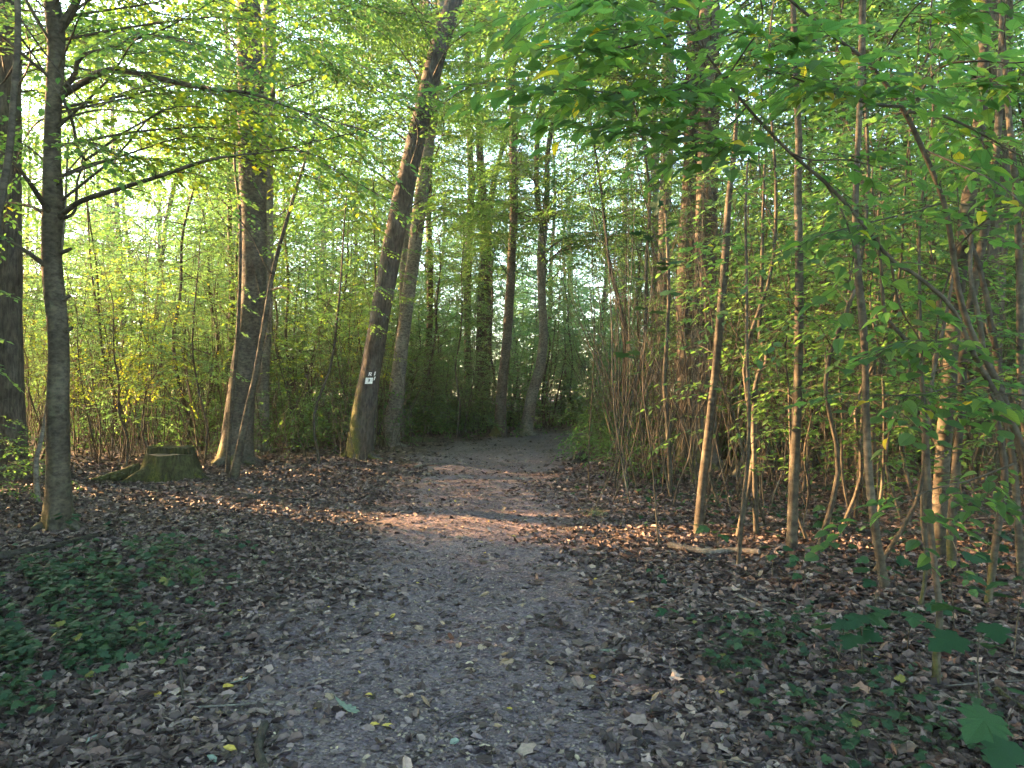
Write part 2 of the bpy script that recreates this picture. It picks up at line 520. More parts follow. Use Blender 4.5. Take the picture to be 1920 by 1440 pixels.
def twig_batch(P0, P1, P2, r0, m=0):
    """Many thin three-sided twigs at once: base P0, middle P1, tip P2."""
    n = len(P0)
    if n == 0:
        return []
    D = P2 - P0; D /= np.linalg.norm(D, axis=1)[:, None] + 1e-9
    A = np.cross(D, np.array([0.13, 0.21, 1.0])); A /= np.linalg.norm(A, axis=1)[:, None] + 1e-9
    B = np.cross(D, A)
    th = np.array([0, 2.094, 4.189])
    off = np.cos(th)[None, :, None] * A[:, None] + np.sin(th)[None, :, None] * B[:, None]
    r0 = np.asarray(r0).reshape(-1, 1, 1)
    V = np.concatenate([P0[:, None] + off * r0, P1[:, None] + off * r0 * 0.7, P2[:, None] + off * r0 * 0.3], 1)  # n,9,3
    base = np.arange(n)[:, None] * 9
    q = []
    for s in (0, 3):
        for a in range(3):
            b = (a + 1) % 3
            q.append([s + a, s + b, s + 3 + b, s + 3 + a])
    q = np.array(q)
    F = (base[:, :, None] + q[None]).reshape(-1, 4)
    return [dict(v=V.reshape(-1, 3), f=F, m=m, s=True)]


# leaf templates: x along the leaf, y across, z up
def t_quad():
    v = np.array([[0, 0, 0], [0.42, 0.31, 0.05], [1, 0, -0.07], [0.42, -0.31, 0.05]])
    return v, np.array([[0, 2, 1], [0, 3, 2]]), v[:, :2]


def t_hex():
    v = np.array([[0, 0, 0], [0.28, 0.27, 0.05], [0.66, 0.25, 0.03], [1, 0, -0.10], [0.66, -0.25, 0.03], [0.28, -0.27, 0.05], [0.5, 0, 0.0]])
    f = np.array([[0, 6, 1], [1, 6, 2], [2, 6, 3], [3, 6, 4], [4, 6, 5], [5, 6, 0]])
    return v, f, v[:, :2]


def t_rich(n=7):
    """A serrated hornbeam leaf: midrib and two toothed margins."""
    x = np.linspace(0, 1, n)
    w = 0.30 * np.sin(np.pi * np.clip(x, 0, 1) ** 0.82) ** 0.8
    z = -0.16 * x ** 2
    mid = np.stack([x, 0 * x, z], 1)
    up = np.stack([x, w, z + 0.25 * w], 1)[1:-1]
    lo = np.stack([x, -w, z + 0.25 * w], 1)[1:-1]
    # teeth
    xm = (x[1:-1] + 0.045)
    v = np.vstack([mid, up, lo])
    f = []
    U = lambda i: n + i - 1
    Lw = lambda i: n + (n - 2) + i - 1
    f.append([0, 1, U(1)]); f.append([0, Lw(1), 1])
    for i in range(1, n - 2):
        f += [[i, i + 1, U(i + 1)], [i, U(i + 1), U(i)], [i, Lw(i + 1), i + 1], [i, Lw(i), Lw(i + 1)]]
    f.append([n - 2, n - 1, U(n - 2)]); f.append([n - 2, Lw(n - 2), n - 1])
    return v, np.array(f), v[:, :2]


def t_maple():
    """A five-lobed maple leaf as a fan about its base."""
    pts = [(0, 0), (-0.10, 0.16), (0.02, 0.34), (0.10, 0.30), (0.20, 0.52), (0.30, 0.40), (0.40, 0.50), (0.47, 0.30), (0.50, 0.22),
           (0.66, 0.34), (0.72, 0.20), (0.86, 0.14), (1.0, 0.0)]
    up = np.array(pts[1:-1])
    ring = np.vstack([up, [[1.0, 0]], up[::-1] * [1, -1]])
    c = np.array([[0.28, 0.0]])
    v2 = np.vstack([c, [[0, 0]], ring])
    rr = np.linalg.norm(v2 - c, axis=1)
    v = np.column_stack([v2, -0.18 * rr ** 2 + 0.05 * np.abs(v2[:, 1])])
    n = len(ring)
    f = [[0, 1, 2 + n - 1]]
    f = [[0, 2 + i + 1, 2 + i] for i in range(n - 1)] + [[0, 2, 1], [0, 1, 2 + n - 1]]
    return v, np.array(f), v[:, :2]


def t_dead():
    """A curled dry leaf."""
    v = np.array([[0, 0, 0], [0.3, 0.30, 0.10], [0.7, 0.24, 0.16], [1, 0, 0.10], [0.7, -0.26, 0.14], [0.3, -0.30, 0.08], [0.5, 0, -0.02]])
    f = np.array([[0, 6, 1], [1, 6, 2], [2, 6, 3], [3, 6, 4], [4, 6, 5], [5, 6, 0]])
    return v, f, v[:, :2]


def leaf_batch(pos, dirv, nor, size, tpl, rnd, m=0, widen=None, curl=None):
    v, f, uv = tpl
    n = len(pos)
    if n == 0:
        return []
    X = dirv / (np.linalg.norm(dirv, axis=1)[:, None] + 1e-9)
    Z = nor - (nor * X).sum(1)[:, None] * X
    Z /= np.linalg.norm(Z, axis=1)[:, None] + 1e-9
    Y = np.cross(Z, X)
    size = np.asarray(size).reshape(-1, 1, 1)
    wy = np.ones((n, 1)) if widen is None else np.asarray(widen).reshape(-1, 1)
    wz = np.ones((n, 1)) if curl is None else np.asarray(curl).reshape(-1, 1)
    loc = v[None, :, 0:1] * X[:, None] + (v[None, :, 1] * wy)[..., None] * Y[:, None] + (v[None, :, 2] * wz)[..., None] * Z[:, None]
    V = (pos[:, None] + loc * size).reshape(-1, 3)
    F = (np.arange(n)[:, None, None] * len(v) + f[None]).reshape(-1, f.shape[1])
    return [dict(v=V, f=F, r=np.repeat(rnd, len(f)), m=m, s=False, uv=np.tile(uv, (n, 1)))]


TQ, TH, TR, TM, TD = t_quad(), t_hex(), t_rich(), t_maple(), t_dead()


def t_dead2():
    """A ragged dry leaf with a wavy rim."""
    a = np.linspace(0, 2 * np.pi, 11, endpoint=False)
    r = np.array([1, .72, .95, .6, .9, .75, 1.1, .7, .85, .62, .9]) * 0.42
    v = np.column_stack([0.5 + r * np.cos(a) * 1.15, r * np.sin(a) * 0.85, 0.10 * np.sin(3 * a + 1) + 0.08 * np.cos(a * 2)])
    v = np.vstack([v, [[0.48, 0, -0.06]]])
    f = np.array([[i, (i + 1) % 11, 11] for i in range(11)])
    return v, f, v[:, :2]


def t_dead3():
    """A dry leaf rolled along its midrib."""
    v = np.array([[0, 0, 0], [0.3, 0.15, 0.20], [0.75, 0.12, 0.22], [1, 0, 0.06], [0.7, -0.20, 0.10], [0.3, -0.22, 0.08], [0.5, 0, -0.04]])
    f = np.array([[0, 6, 1], [1, 6, 2], [2, 6, 3], [3, 6, 4], [4, 6, 5], [5, 6, 0]])
    return v, f, v[:, :2]


TD2, TD3 = t_dead2(), t_dead3()


def unit(a):
    return a / (np.linalg.norm(a, axis=-1, keepdims=True) + 1e-9)


def rot_z(v, a):
    c, s = np.cos(a), np.sin(a)
    return np.stack([v[:, 0] * c - v[:, 1] * s, v[:, 0] * s + v[:, 1] * c, v[:, 2]], 1)


def twigs_on(poly, rng, spacing, tlen, t0=0.15, droop=0.15, end=True):
    """Side twigs, alternating left and right in a flat spray, along a branch polyline. Returns base, direction, length."""
    poly = np.asarray(poly, float)
    seg = np.linalg.norm(np.diff(poly, axis=0), axis=1); cum = np.concatenate([[0], np.cumsum(seg)])
    L = cum[-1]
    n = max(1, int(L * (1 - t0) / spacing))
    s = L * t0 + (np.arange(n) + rng.uniform(0.1, 0.9, n)) * (L * (1 - t0) / n)
    P = np.stack([np.interp(s, cum, poly[:, k]) for k in range(3)], 1)
    P2 = np.stack([np.interp(np.minimum(s + 0.05, L), cum, poly[:, k]) for k in range(3)], 1)
    P1 = np.stack([np.interp(np.minimum(s, L) - 0.05, cum, poly[:, k]) for k in range(3)], 1)
    T = unit(P2 - P1)
    sg = np.where(np.arange(n) % 2 == 0, 1, -1)
    a = sg * rng.uniform(0.55, 1.1, n)
    Th = T.copy(); 
    steep = np.abs(T[:, 2]) > 0.85
    rnda = rng.uniform(0, 6.28, n)
    Th[steep, 0] = np.cos(rnda[steep]); Th[steep, 1] = np.sin(rnda[steep]); 
    D = rot_z(Th, a)
    D[:, 2] = D[:, 2] * 0.5 - droop * rng.uniform(0.0, 1.6, n) + 0.06
    D = unit(D)
    ln = tlen * rng.uniform(0.55, 1.25, n) * (1.05 - 0.45 * (s / L))
    if end:
        P = np.vstack([P, poly[-1:]]); D = np.vstack([D, T[-1:]]); ln = np.append(ln, tlen * 0.8)
    return P, D, ln


def leaves_on(P, D, ln, rng, sp, size, tpl, m=0, flat=0.28, start=0.12, hang=0.18, twig_r=0.0016, tm=1, ybias=1.0, rlo=0.0, petiole=0.0):
    """Leaves alternating along twigs (arrays); returns mesh chunks of twigs and leaves."""
    n = len(P)
    cnt = np.maximum(2, (ln / sp).astype(int))
    idx = np.repeat(np.arange(n), cnt)
    k = np.concatenate([np.arange(c) for c in cnt])
    t = start + (1 - start) * (k + 0.7) / cnt[idx]
    sag = hang * ln
    end = P + D * ln[:, None] - np.array([0, 0, 1]) * sag[:, None]
    mid = P + D * (ln * 0.5)[:, None] - np.array([0, 0, 1]) * (sag * 0.25)[:, None]
    pos = P[idx] + D[idx] * (ln[idx] * t)[:, None] - np.array([0, 0, 1]) * (sag[idx] * t * t)[:, None]
    sg = np.where(k % 2 == 0, 1, -1) * np.where(k == cnt[idx] - 1, 0.15, 1)
    ld = rot_z(D[idx], sg * rng.uniform(0.55, 1.15, len(idx)))
    ld[:, 2] = ld[:, 2] * 0.6 - rng.uniform(-0.12, 0.42, len(idx))
    nor = np.stack([rng.normal(0, flat, len(idx)), rng.normal(0, flat, len(idx)), np.ones(len(idx))], 1)
    rnd = np.clip(rlo + rng.beta(2, 2.6, len(idx)) * 0.9 * ybias + (rng.random(len(idx)) > 0.985) * 0.3, 0, 1)
    sz = size * rng.uniform(0.65, 1.15, len(idx))
    pos = pos + unit(ld) * petiole * sz[:, None]
    ch = leaf_batch(pos, ld, nor, sz, tpl, rnd, m=m)
    if twig_r > 0:
        ch += twig_batch(P, mid, end, np.full(n, twig_r) * (0.7 + ln), m=tm)
    return ch


# ------------------------------------------------------------------ plant prototypes (meshes shared by copies)
def sapling_meshes(seed, H, r0, n_br, br_len, leaf, sp, tpl, first=0.25, lean=0.25, mat=M_LEAF, ybias=1.0, twsp=0.13, twlen=0.28):
    rng = np.random.default_rng(seed)
    n = 9
    z = np.linspace(0, H, n)
    a = rng.uniform(0, 6.28)
    wob = np.cumsum(rng.normal(0, 0.062 * H / 4, (n, 2)), 0); wob[0] = 0
    curve = np.outer((z / H) ** 1.4, [math.cos(a), math.sin(a)]) * lean * H * 0.3
    ctrl = np.column_stack([wob + curve, z])
    P = catmull(ctrl, 26)
    r = r0 * (1 - np.linspace(0, 1, 26) * 0.88)
    stem = tube(P, r, 6, rough=0.1, seed=seed)
    fol = []
    az = rng.uniform(0, 6.28)
    for i in range(n_br):
        t = first + (1 - first) * (i + rng.uniform(0, 0.8)) / n_br
        t = min(t, 0.99)
        b = np.array([np.interp(t, np.linspace(0, 1, 26), P[:, k]) for k in range(3)])
        az += 2.4 + rng.normal(0, 0.5)
        L = br_len * (1.15 - 0.75 * t) * rng.uniform(0.6, 1.25)
        up = rng.uniform(0.1, 0.75)
        d = np.array([math.cos(az), math.sin(az), up])
        d /= np.linalg.norm(d)
        q = [b, b + d * L * 0.4, b + d * L * 0.75 - np.array([0, 0, 0.06 * L]), b + d * L - np.array([0, 0, 0.26 * L])]
        q = np.array(q) + rng.normal(0, 0.03 * L, (4, 3)) * np.array([[0], [1], [1], [1]])
        poly = catmull(q, 8)
        stem += tube(poly, np.linspace(max(0.0035, r0 * 0.30 * (1 - t * 0.6)), 0.0015, 8), 4, cap=False)
        A, B, C = twigs_on(poly, rng, twsp, twlen * (0.7 + 0.5 * L), t0=0.12)
        fol += leaves_on(A, B, C, rng, sp, leaf, tpl, ybias=ybias, tm=1)
    return build_mesh('stem', stem, [B_THIN]), build_mesh('foliage', fol, [mat, B_THIN]), P


def tree_meshes(seed, H, r0, first, n_limb, limb_len, leaf, mat, bark, sp=0.085, fork=False, lean=0.0):
    rng = np.random.default_rng(seed)
    n = 8
    z = np.linspace(0, H, n)
    a = rng.uniform(0, 6.28)
    wob = np.cumsum(rng.normal(0, 0.16, (n, 2)), 0); wob[0] = 0
    ctrl = np.column_stack([wob + np.outer(z / H, [math.cos(a), math.sin(a)]) * lean * H, z])
    P = catmull(ctrl, 34)
    tt = np.linspace(0, 1, 34)
    r = r0 * (1 - tt * 0.82)
    fl = [(rng.uniform(0, 6.28), 0.35, rng.uniform(0.4, 0.9)) for _ in range(5)]
    trunk = tube(P, r, 12, rough=0.08, flare=fl, seed=seed)
    limbs, fol = [], []
    az = rng.uniform(0, 6.28)
    for i in range(n_limb):
        t = first + (1 - first) * (i + rng.uniform(0, 0.9)) / n_limb
        t = min(t, 0.985)
        b = np.array([np.interp(t, tt, P[:, k]) for k in range(3)])
        az += 2.4 + rng.normal(0, 0.4)
        L = limb_len * (1.15 - 0.7 * ((t - first) / (1 - first))) * rng.uniform(0.6, 1.2)
        up = rng.uniform(0.25, 0.95) if t > first + 0.1 else rng.uniform(-0.05, 0.5)
        d = unit(np.array([math.cos(az), math.sin(az), up]))
        q = np.array([b, b + d * L * 0.35, b + d * L * 0.7 + [0, 0, -0.02 * L], b + d * L - [0, 0, 0.15 * L]])
        q[1:] += rng.normal(0, 0.05 * L, (3, 3))
        poly = catmull(q, 9)
        limbs += tube(poly, np.linspace(r0 * 0.32 * (1 - 0.55 * t), 0.008, 9), 5, cap=False)
        P2, D2, L2 = twigs_on(poly, rng, 0.32, L * 0.40, t0=0.15, droop=0.1)
        for p, dd, l2 in zip(P2, D2, L2):
            sub = np.array([p, p + dd * l2 * 0.5, p + dd * l2 - [0, 0, 0.16 * l2]])
            limbs += twig_batch(sub[0:1], sub[1:2], sub[2:3], [0.010])
            A, B, C = twigs_on(sub, rng, 0.15, 0.48, t0=0.05)
            fol += leaves_on(A, B, C, rng, sp, leaf, TQ, twig_r=0, flat=0.35)
    return (build_mesh('trunk', trunk, [bark]), build_mesh('limbs', limbs, [bark]), build_mesh('crown', fol, [mat]), P)


print('prototypes')
SAP = []      # (stem, foliage) pairs
for k in range(6):
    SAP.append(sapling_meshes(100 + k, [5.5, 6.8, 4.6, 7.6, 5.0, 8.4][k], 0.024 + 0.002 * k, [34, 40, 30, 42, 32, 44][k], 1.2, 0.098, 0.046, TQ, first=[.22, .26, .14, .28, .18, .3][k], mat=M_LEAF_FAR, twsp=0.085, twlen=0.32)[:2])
SAPY = []
for k in range(3):
    SAPY.append(sapling_meshes(140 + k, [5.0, 6.8, 4.4][k], 0.022, [26, 32, 24][k], 1.15, 0.095, 0.055, TQ, first=0.3, mat=M_LEAF_BACKLIT, twsp=0.09, twlen=0.3)[:2])
TALLSAP = []   # slender understorey trees, bare below
for k in range(4):
    TALLSAP.append(sapling_meshes(160 + k, [9.5, 11, 8.5, 12][k], 0.04 + 0.006 * k, [44, 50, 40, 52][k], 1.9, 0.095, 0.05, TQ, first=[.3, .36, .26, .4][k], mat=M_LEAF, twsp=0.1, twlen=0.36)[:2])
NEARSAP = []
for k in range(4):
    NEARSAP.append(sapling_meshes(180 + k, [4.6, 5.8, 3.9, 6.6][k], 0.016 + 0.003 * k, [22, 26, 20, 28][k], 1.05, 0.09, 0.05, TH, first=0.22, mat=M_LEAF, twsp=0.12, twlen=0.3)[:2])
BUSH = []
for k in range(4):
    BUSH.append(sapling_meshes(220 + k, [1.5, 1.1, 1.9, 0.8][k], 0.009, 18, 0.7, 0.08, 0.045, TH, first=0.1, mat=M_LEAF, twsp=0.08, twlen=0.26)[:2])
TREE = []
for k in range(5):
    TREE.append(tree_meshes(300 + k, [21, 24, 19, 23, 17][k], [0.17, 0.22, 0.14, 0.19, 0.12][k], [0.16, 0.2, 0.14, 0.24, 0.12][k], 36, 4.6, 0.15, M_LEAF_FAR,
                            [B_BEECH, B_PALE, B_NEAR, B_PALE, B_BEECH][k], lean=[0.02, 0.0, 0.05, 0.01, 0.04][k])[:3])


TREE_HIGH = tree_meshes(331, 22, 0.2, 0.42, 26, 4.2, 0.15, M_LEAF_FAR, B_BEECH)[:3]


def spray_mesh(seed, L, leaf, tpl, mat, sub=0.22, twsp=0.11, twlen=0.34, sp=0.046):
    """A flat leafy bough growing along +x from the origin."""
    rng = np.random.default_rng(seed)
    q = np.array([[0, 0, 0], [L * .3, rng.normal(0, .06 * L), .12 * L], [L * .65, rng.normal(0, .08 * L), .15 * L], [L, rng.normal(0, .1 * L), .02 * L]])
    P = catmull(q, 14)
    br = tube(P, np.linspace(0.006 + .0035 * L, 0.0025, 14), 5, cap=False, rough=.1)
    fol = []
    A0, B0, C0 = twigs_on(P, rng, sub, L * 0.34, t0=0.18, droop=0.12)
    for p, d, l in zip(A0, B0, C0):
        c = catmull(np.array([p, p + d * l * .5, p + d * l - [0, 0, .2 * l]]), 5)
        br += tube(c, np.linspace(0.006, 0.0018, 5), 4, cap=False)
        A, B, C = twigs_on(c, rng, twsp, twlen, t0=0.08)
        fol += leaves_on(A, B, C, rng, sp, leaf, tpl)
    A, B, C = twigs_on(P, rng, twsp, twlen, t0=0.3)
    fol += leaves_on(A, B, C, rng, sp, leaf, tpl)
    return build_mesh('bough', br, [B_NEAR]), build_mesh('foliage', fol, [mat, B_NEAR])


SPRAY = [spray_mesh(360 + k, [3.2, 2.6, 3.8, 2.9][k], 0.095, TQ, M_LEAF) for k in range(4)]
SPRAY_N = [spray_mesh(370 + k, [2.4, 3.0, 2.0][k], 0.08, TH, M_LEAF, sub=.2, twsp=.10) for k in range(3)]
SPRAY_Y = [spray_mesh(380 + k, [2.4, 3.0][k], 0.085, TH, M_LEAF_BACKLIT, sub=.26, twsp=.12) for k in range(2)]


def add_spray(tree, pos, az, up, pool, rng, sc=1.0):
    me = pool[int(rng.integers(len(pool)))]
    b = add_obj('bough', me[0], tree, loc=tuple(pos), scale=sc)
    b.rotation_euler = (rng.normal(0, .15), -up, az)
    f = add_obj('foliage', me[1], b)
    f['kind'] = 'stuff'


def dress(tree, P, zlo, zhi, n, pool, seed, az=None, spread=3.14, sc=1.0, up=0.15):
    """Leafy boughs up the trunk polyline P (world points)."""
    rng = np.random.default_rng(seed)
    loc = np.array(tree.location)
    for k in range(n):
        z = zlo + (zhi - zlo) * (k + rng.random()) / n
        z = min(z, P[-1, 2])
        p = np.array([np.interp(z, P[:, 2], P[:, j]) for j in range(3)]) - loc
        a = (az if az is not None else 0) + rng.uniform(-spread, spread)
        add_spray(tree, p, a, up + rng.normal(0, .18), pool, rng, sc * rng.uniform(.75, 1.2))


# crown for the tall trees whose trunks are modelled one by one
CROWN = []
for k in range(2):
    tr = tree_meshes(340 + k, 15, 0.16, 0.04, 34, 4.8, 0.14, M_LEAF, B_BEECH)
    CROWN.append(tr[:3])

print('ground')
# ------------------------------------------------------------------ the ground
def spaced(lo, hi, n, p):
    t = np.linspace(-1, 1, n)
    s = np.sign(t) * np.abs(t) ** p
    return np.where(s < 0, -lo * s * -1 * -1, hi * s) if False else np.where(s < 0, s * abs(lo), s * hi)


gx = spaced(-150, 150, 420, 3.0)
gy = np.concatenate([-np.linspace(40, 1.5, 14), 0.6 + 200 * np.linspace(0, 1, 420) ** 2.6])
GX, GY = np.meshgrid(gx, gy)
GZ = ground(GX, GY)
gv = np.stack([GX, GY, GZ], -1).reshape(-1, 3)
nx, ny = len(gx), len(gy)
ii = (np.arange(ny - 1)[:, None] * nx + np.arange(nx - 1)[None]).reshape(-1, 1)
gf = np.hstack([ii, ii + 1, ii + nx + 1, ii + nx])
me = build_mesh('ground', [dict(v=gv, f=gf, s=True)], [M_SOIL])
tr_a = me.attributes.new('trod', 'FLOAT', 'POINT')
dd = np.abs(GX - pcx(GY)) - pw(GY)
tr_a.data.foreach_set('value', (1 - sstep(-0.55, 0.25, dd + 0.2 * np.sin(GX * 3 + GY * 2.1) + 0.12 * np.sin(GY * 5.3))).astype(np.float32).ravel())
add_obj('ground', me, kind='structure')


def density_edge(x, y):
    """0 on the trodden middle of the path, 1 in the forest."""
    d = np.abs(x - pcx(y)) - pw(y)
    return sstep(-0.95, 0.45, d + 0.22 * np.sin(x * 2.2 + 1.7 * y) + 0.15 * np.sin(5.1 * y - 3 * x))


def scatter(n, rng, ymax, power=1.0, ymin=1.6):
    """Points in the wedge the camera sees, denser near."""
    y = ymin + (ymax - ymin) * rng.random(n) ** power
    x = rng.uniform(-0.78, 0.78, n) * (y + 0.6)
    return x, y


def litter(n, rng, ymax, power, size, tpl, mat_rnd=(0, 1), tilt=0.35, lift=0.012, keep=None, smul=None):
    x, y = scatter(n, rng, ymax, power)
    if keep is not None:
        k = rng.random(n) < keep(x, y)
        x, y = x[k], y[k]
    n = len(x)
    z = ground(x, y) + lift * rng.random(n) + 0.002
    a = rng.uniform(0, 6.28, n)
    d = np.stack([np.cos(a), np.sin(a), rng.normal(0, tilt * 0.6, n)], 1)
    nor = np.stack([rng.normal(0, tilt, n), rng.normal(0, tilt, n), np.ones(n)], 1)
    nor[rng.random(n) < 0.4] *= -1
    s = size * rng.uniform(0.4, 1.45, n)
    if smul is not None:
        s = s * smul(x, y)
    pos = np.stack([x, y, z], 1)
    rnd = np.clip(rng.beta(1.15, 1.35, n), 0, 0.985)
    return leaf_batch(pos - unit(d) * s[:, None] * 0.5, d, nor, s, tpl, rnd, widen=rng.uniform(0.7, 1.35, n), curl=rng.uniform(-0.8, 2.2, n))


rg = np.random.default_rng(5)
far_mul = lambda x, y: 1 + np.clip((y - 8) / 14, 0, 1.2)
forest_keep = lambda x, y: 0.05 + 0.95 * density_edge(x, y)
gm = lambda x, y: 1 + np.clip((y - 9) / 14, 0, 1.2)
ch = litter(62000, rg, 17, 1.0, 0.064, TD, keep=forest_keep, smul=gm)
ch += litter(34000, rg, 15, 0.95, 0.078, TD2, keep=forest_keep, smul=gm, tilt=.3)
ch += litter(40000, rg, 15, 0.95, 0.066, TD3, keep=forest_keep, smul=gm, tilt=.5, lift=.02)
ch += litter(15000, rg, 7, 0.9, 0.050, TD, keep=lambda x, y: 0.05 + 0.9 * density_edge(x, y))
ch += litter(5000, rg, 9, 0.9, 0.10, TD2, keep=lambda x, y: 0.04 + 0.9 * density_edge(x, y), tilt=.25, lift=.025)
ch += litter(45000, rg, 42, 0.8, 0.13, TQ, keep=lambda x, y: (0.08 + 0.92 * density_edge(x, y)) * (y > 14))
add_obj('leaf_litter', build_mesh('leaf_litter', ch, [M_DEAD]), kind='stuff',
        label='brown fallen leaves lying thick over the forest floor', category='leaf litter')
path_keep = lambda x, y: 1 - 0.75 * density_edge(x, y)
ch = litter(170000, rg, 12, 0.95, 0.020, TQ, keep=lambda x, y: path_keep(x, y) * (np.abs(x - pcx(y)) < 2.6), tilt=0.4, lift=0.005)
ch += litter(75000, rg, 28, 0.9, 0.042, TQ, keep=lambda x, y: path_keep(x, y) * (y > 9) * (np.abs(x - pcx(y)) < 3.2), tilt=0.35, lift=0.005)
ch += litter(36000, rg, 24, 0.9, 0.046, TD, keep=lambda x, y: path_keep(x, y) * (np.abs(x - pcx(y)) < 2.0), tilt=0.2, lift=0.004)
add_obj('leaf_crumbs', build_mesh('leaf_crumbs', ch, [M_BITS]), kind='stuff',
        label='crumbled leaf bits trodden into the grey dirt path', category='leaf crumbs')


# ------------------------------------------------------------------ fallen leaves that show singly
def leaf_mesh(name, tpl, mat, s=0.06, curl=1.0, widen=1.0, rnd=0.4):
    return build_mesh(name, leaf_batch(np.zeros((1, 3)), np.array([[1., 0, 0]]), np.array([[0, 0, 1.]]), [s], tpl, np.array([rnd]), widen=[widen], curl=[curl]), [mat])


FL = {
    'yellow': [leaf_mesh('fallen_leaf', TD, M_YELDEAD, 0.06, 0.8), leaf_mesh('fallen_leaf', TH, M_YELDEAD, 0.05, 1.3)],
    'tan': [leaf_mesh('fallen_leaf', TM, M_TANDEAD, 0.10, 2.5), leaf_mesh('fallen_leaf', TD, M_TANDEAD, 0.08, 1.8), leaf_mesh('fallen_leaf', TD, M_DEAD, 0.10, 2.2, rnd=0.9)],
    'green': [leaf_mesh('fallen_leaf', TM, M_GREENDEAD, 0.11, -1.6), leaf_mesh('fallen_leaf', TD, M_GREENDEAD, 0.07, 1.5)],
}


def fallen(px, py, kind, label, group=None, s=1.0):
    g = G(px, py)
    o = add_obj('fallen_leaf', random.choice(FL[kind]), loc=(g[0], g[1], g[2] + 0.012), scale=s)
    o.rotation_euler = (random.gauss(0, 0.2), random.gauss(0, 0.2), random.uniform(0, 6.28))
    o['label'] = label; o['category'] = 'leaf'
    if group:
        o['group'] = group
    return o


fallen(692, 1364, 'yellow', 'bright yellow leaf flat on the path, left of the yellow and pale pair')
fallen(739, 1365, 'yellow', 'bright yellow leaf touching a pale leaf near the bottom of the path')
fallen(1111, 1276, 'yellow', 'single bright yellow leaf on the right half of the path', s=1.1)
fallen(960, 1006, 'yellow', 'small yellow leaf alone on the middle of the path farther on')
fallen(1175, 1133, 'yellow', 'yellow leaf at the right edge of the path beside brown leaves')
fallen(1203, 1073, 'yellow', 'yellow leaf under the green seedling at the right edge of the path')
fallen(438, 1288, 'yellow', 'pale yellow folded leaf among brown litter left of the path', s=1.3)
fallen(299, 1311, 'yellow', 'small yellow leaf standing on edge in the litter at lower left')
fallen(443, 1410, 'yellow', 'yellow leaf at the bottom left beside the dark stick')
fallen(684, 1306, 'yellow', 'yellow leaf with brown rim at the left edge of the path')
fallen(44, 1160, 'yellow', 'yellow leaf lying on the ivy patch')
fallen(672, 1087, 'tan', 'large tan leaf lying flat on the left edge of the path', s=1.1)
fallen(899, 1120, 'tan', 'pale tan leaf in the middle of the path', s=1.1)
fallen(955, 1246, 'tan', 'crumpled pale leaf in the middle of the path', s=1.0)
fallen(935, 1232, 'tan', 'flat tan leaf touching the crumpled pale leaf mid path', s=1.1)
fallen(1092, 1296, 'tan', 'curled tan leaf on the right side of the path')
fallen(706, 1345, 'tan', 'white torn leaf on the path beside the yellow leaves')
fallen(668, 1340, 'green', 'large pale grey lobed leaf at the lower left edge of the path', s=1.2)
fallen(460, 1275, 'green', 'pale blue green leaf next to the folded yellow leaf', s=0.9)
fallen(198, 1382, 'green', 'large folded grey green leaf in the litter at lower left', s=1.3)
fallen(1150, 1222, 'green', 'bluish green lobed leaf lying on the path edge at right', s=1.1)
fallen(843, 1400, 'green', 'small pale green leaf near the bottom middle of the path', s=0.8)
fallen(1380, 1306, 'tan', 'curled tan bark-like leaf in the litter at lower right', s=1.2)
fallen(1485, 1362, 'tan', 'pale narrow leaf in the litter at lower right', s=1.0)
fallen(405, 1435, 'green', 'grey green leaf at the very bottom beside a yellow one', s=0.9)
rl = random.Random(3)
for i in range(150):
    y = 2.3 + 11 * rl.random() ** 1.3
    x = float(pcx(y)) + rl.gauss(0, 1.1) * (1 + y * 0.05)
    kd = 'yellow' if i % 5 == 0 else 'tan'
    o = add_obj('fallen_leaf', rl.choice(FL[kd]), loc=(x, y, float(ground(x, y)) + 0.010), scale=rl.uniform(0.55, 0.95))
    o.rotation_euler = (rl.gauss(0, 0.25), rl.gauss(0, 0.25), rl.uniform(0, 6.28))
    on = abs(x - float(pcx(y))) < float(pw(y))
    o['category'] = 'leaf'
    far = 'near the bottom edge' if y < 3.4 else ('in the foreground' if y < 4.8 else ('halfway to the stump' if y < 7.5 else 'level with the stump'))
    sd = ('left half' if x < float(pcx(y)) else 'right half') + ' of the path' if on else ('litter left of the path' if x < float(pcx(y)) else 'litter right of the path')
    o['label'] = '%s fallen leaf on the %s %s' % ('small yellow' if kd == 'yellow' else 'pale tan', sd, far)
    o['group'] = '%s fallen leaves on the %s %s' % ('yellow' if kd == 'yellow' else 'tan', sd, far)

print('heroes')
# ------------------------------------------------------------------ tall trees modelled one by one
def px_poly(pts, Y, Y2=None, ground_first=False):
    """pts: (px, py[, depth]) -> world points. Depth runs from Y to Y2."""
    out = []
    for i, p in enumerate(pts):
        d = p[2] if len(p) > 2 else (Y if Y2 is None else Y + (Y2 - Y) * i / max(1, len(pts) - 1))
        out.append(wpt(p[0], p[1], d))
    return np.array(out)


def rad(wpx, Y):
    return wpx / 2 / FPX * Y


def root_tube(base, az, L, r, bark_parent, bark, seed):
    b = np.array(base)
    d = np.array([math.cos(az), math.sin(az), 0])
    pts = [b + [0, 0, 0.42 * L], b + d * L * 0.35 + [0, 0, 0.2 * L], b + d * L * 0.75 + [0, 0, 0.03], b + d * L * 1.25 + [0, 0, -0.10]]
    P = catmull(pts, 9)
    P[:, 2] = np.maximum(P[:, 2], [float(ground(p[0], p[1])) - 0.05 for p in P])
    me = build_mesh('root', tube(P, np.linspace(r, r * 0.25, 9), 8, rough=0.15, seed=seed), [bark])
    return add_obj('root', me, bark_parent)


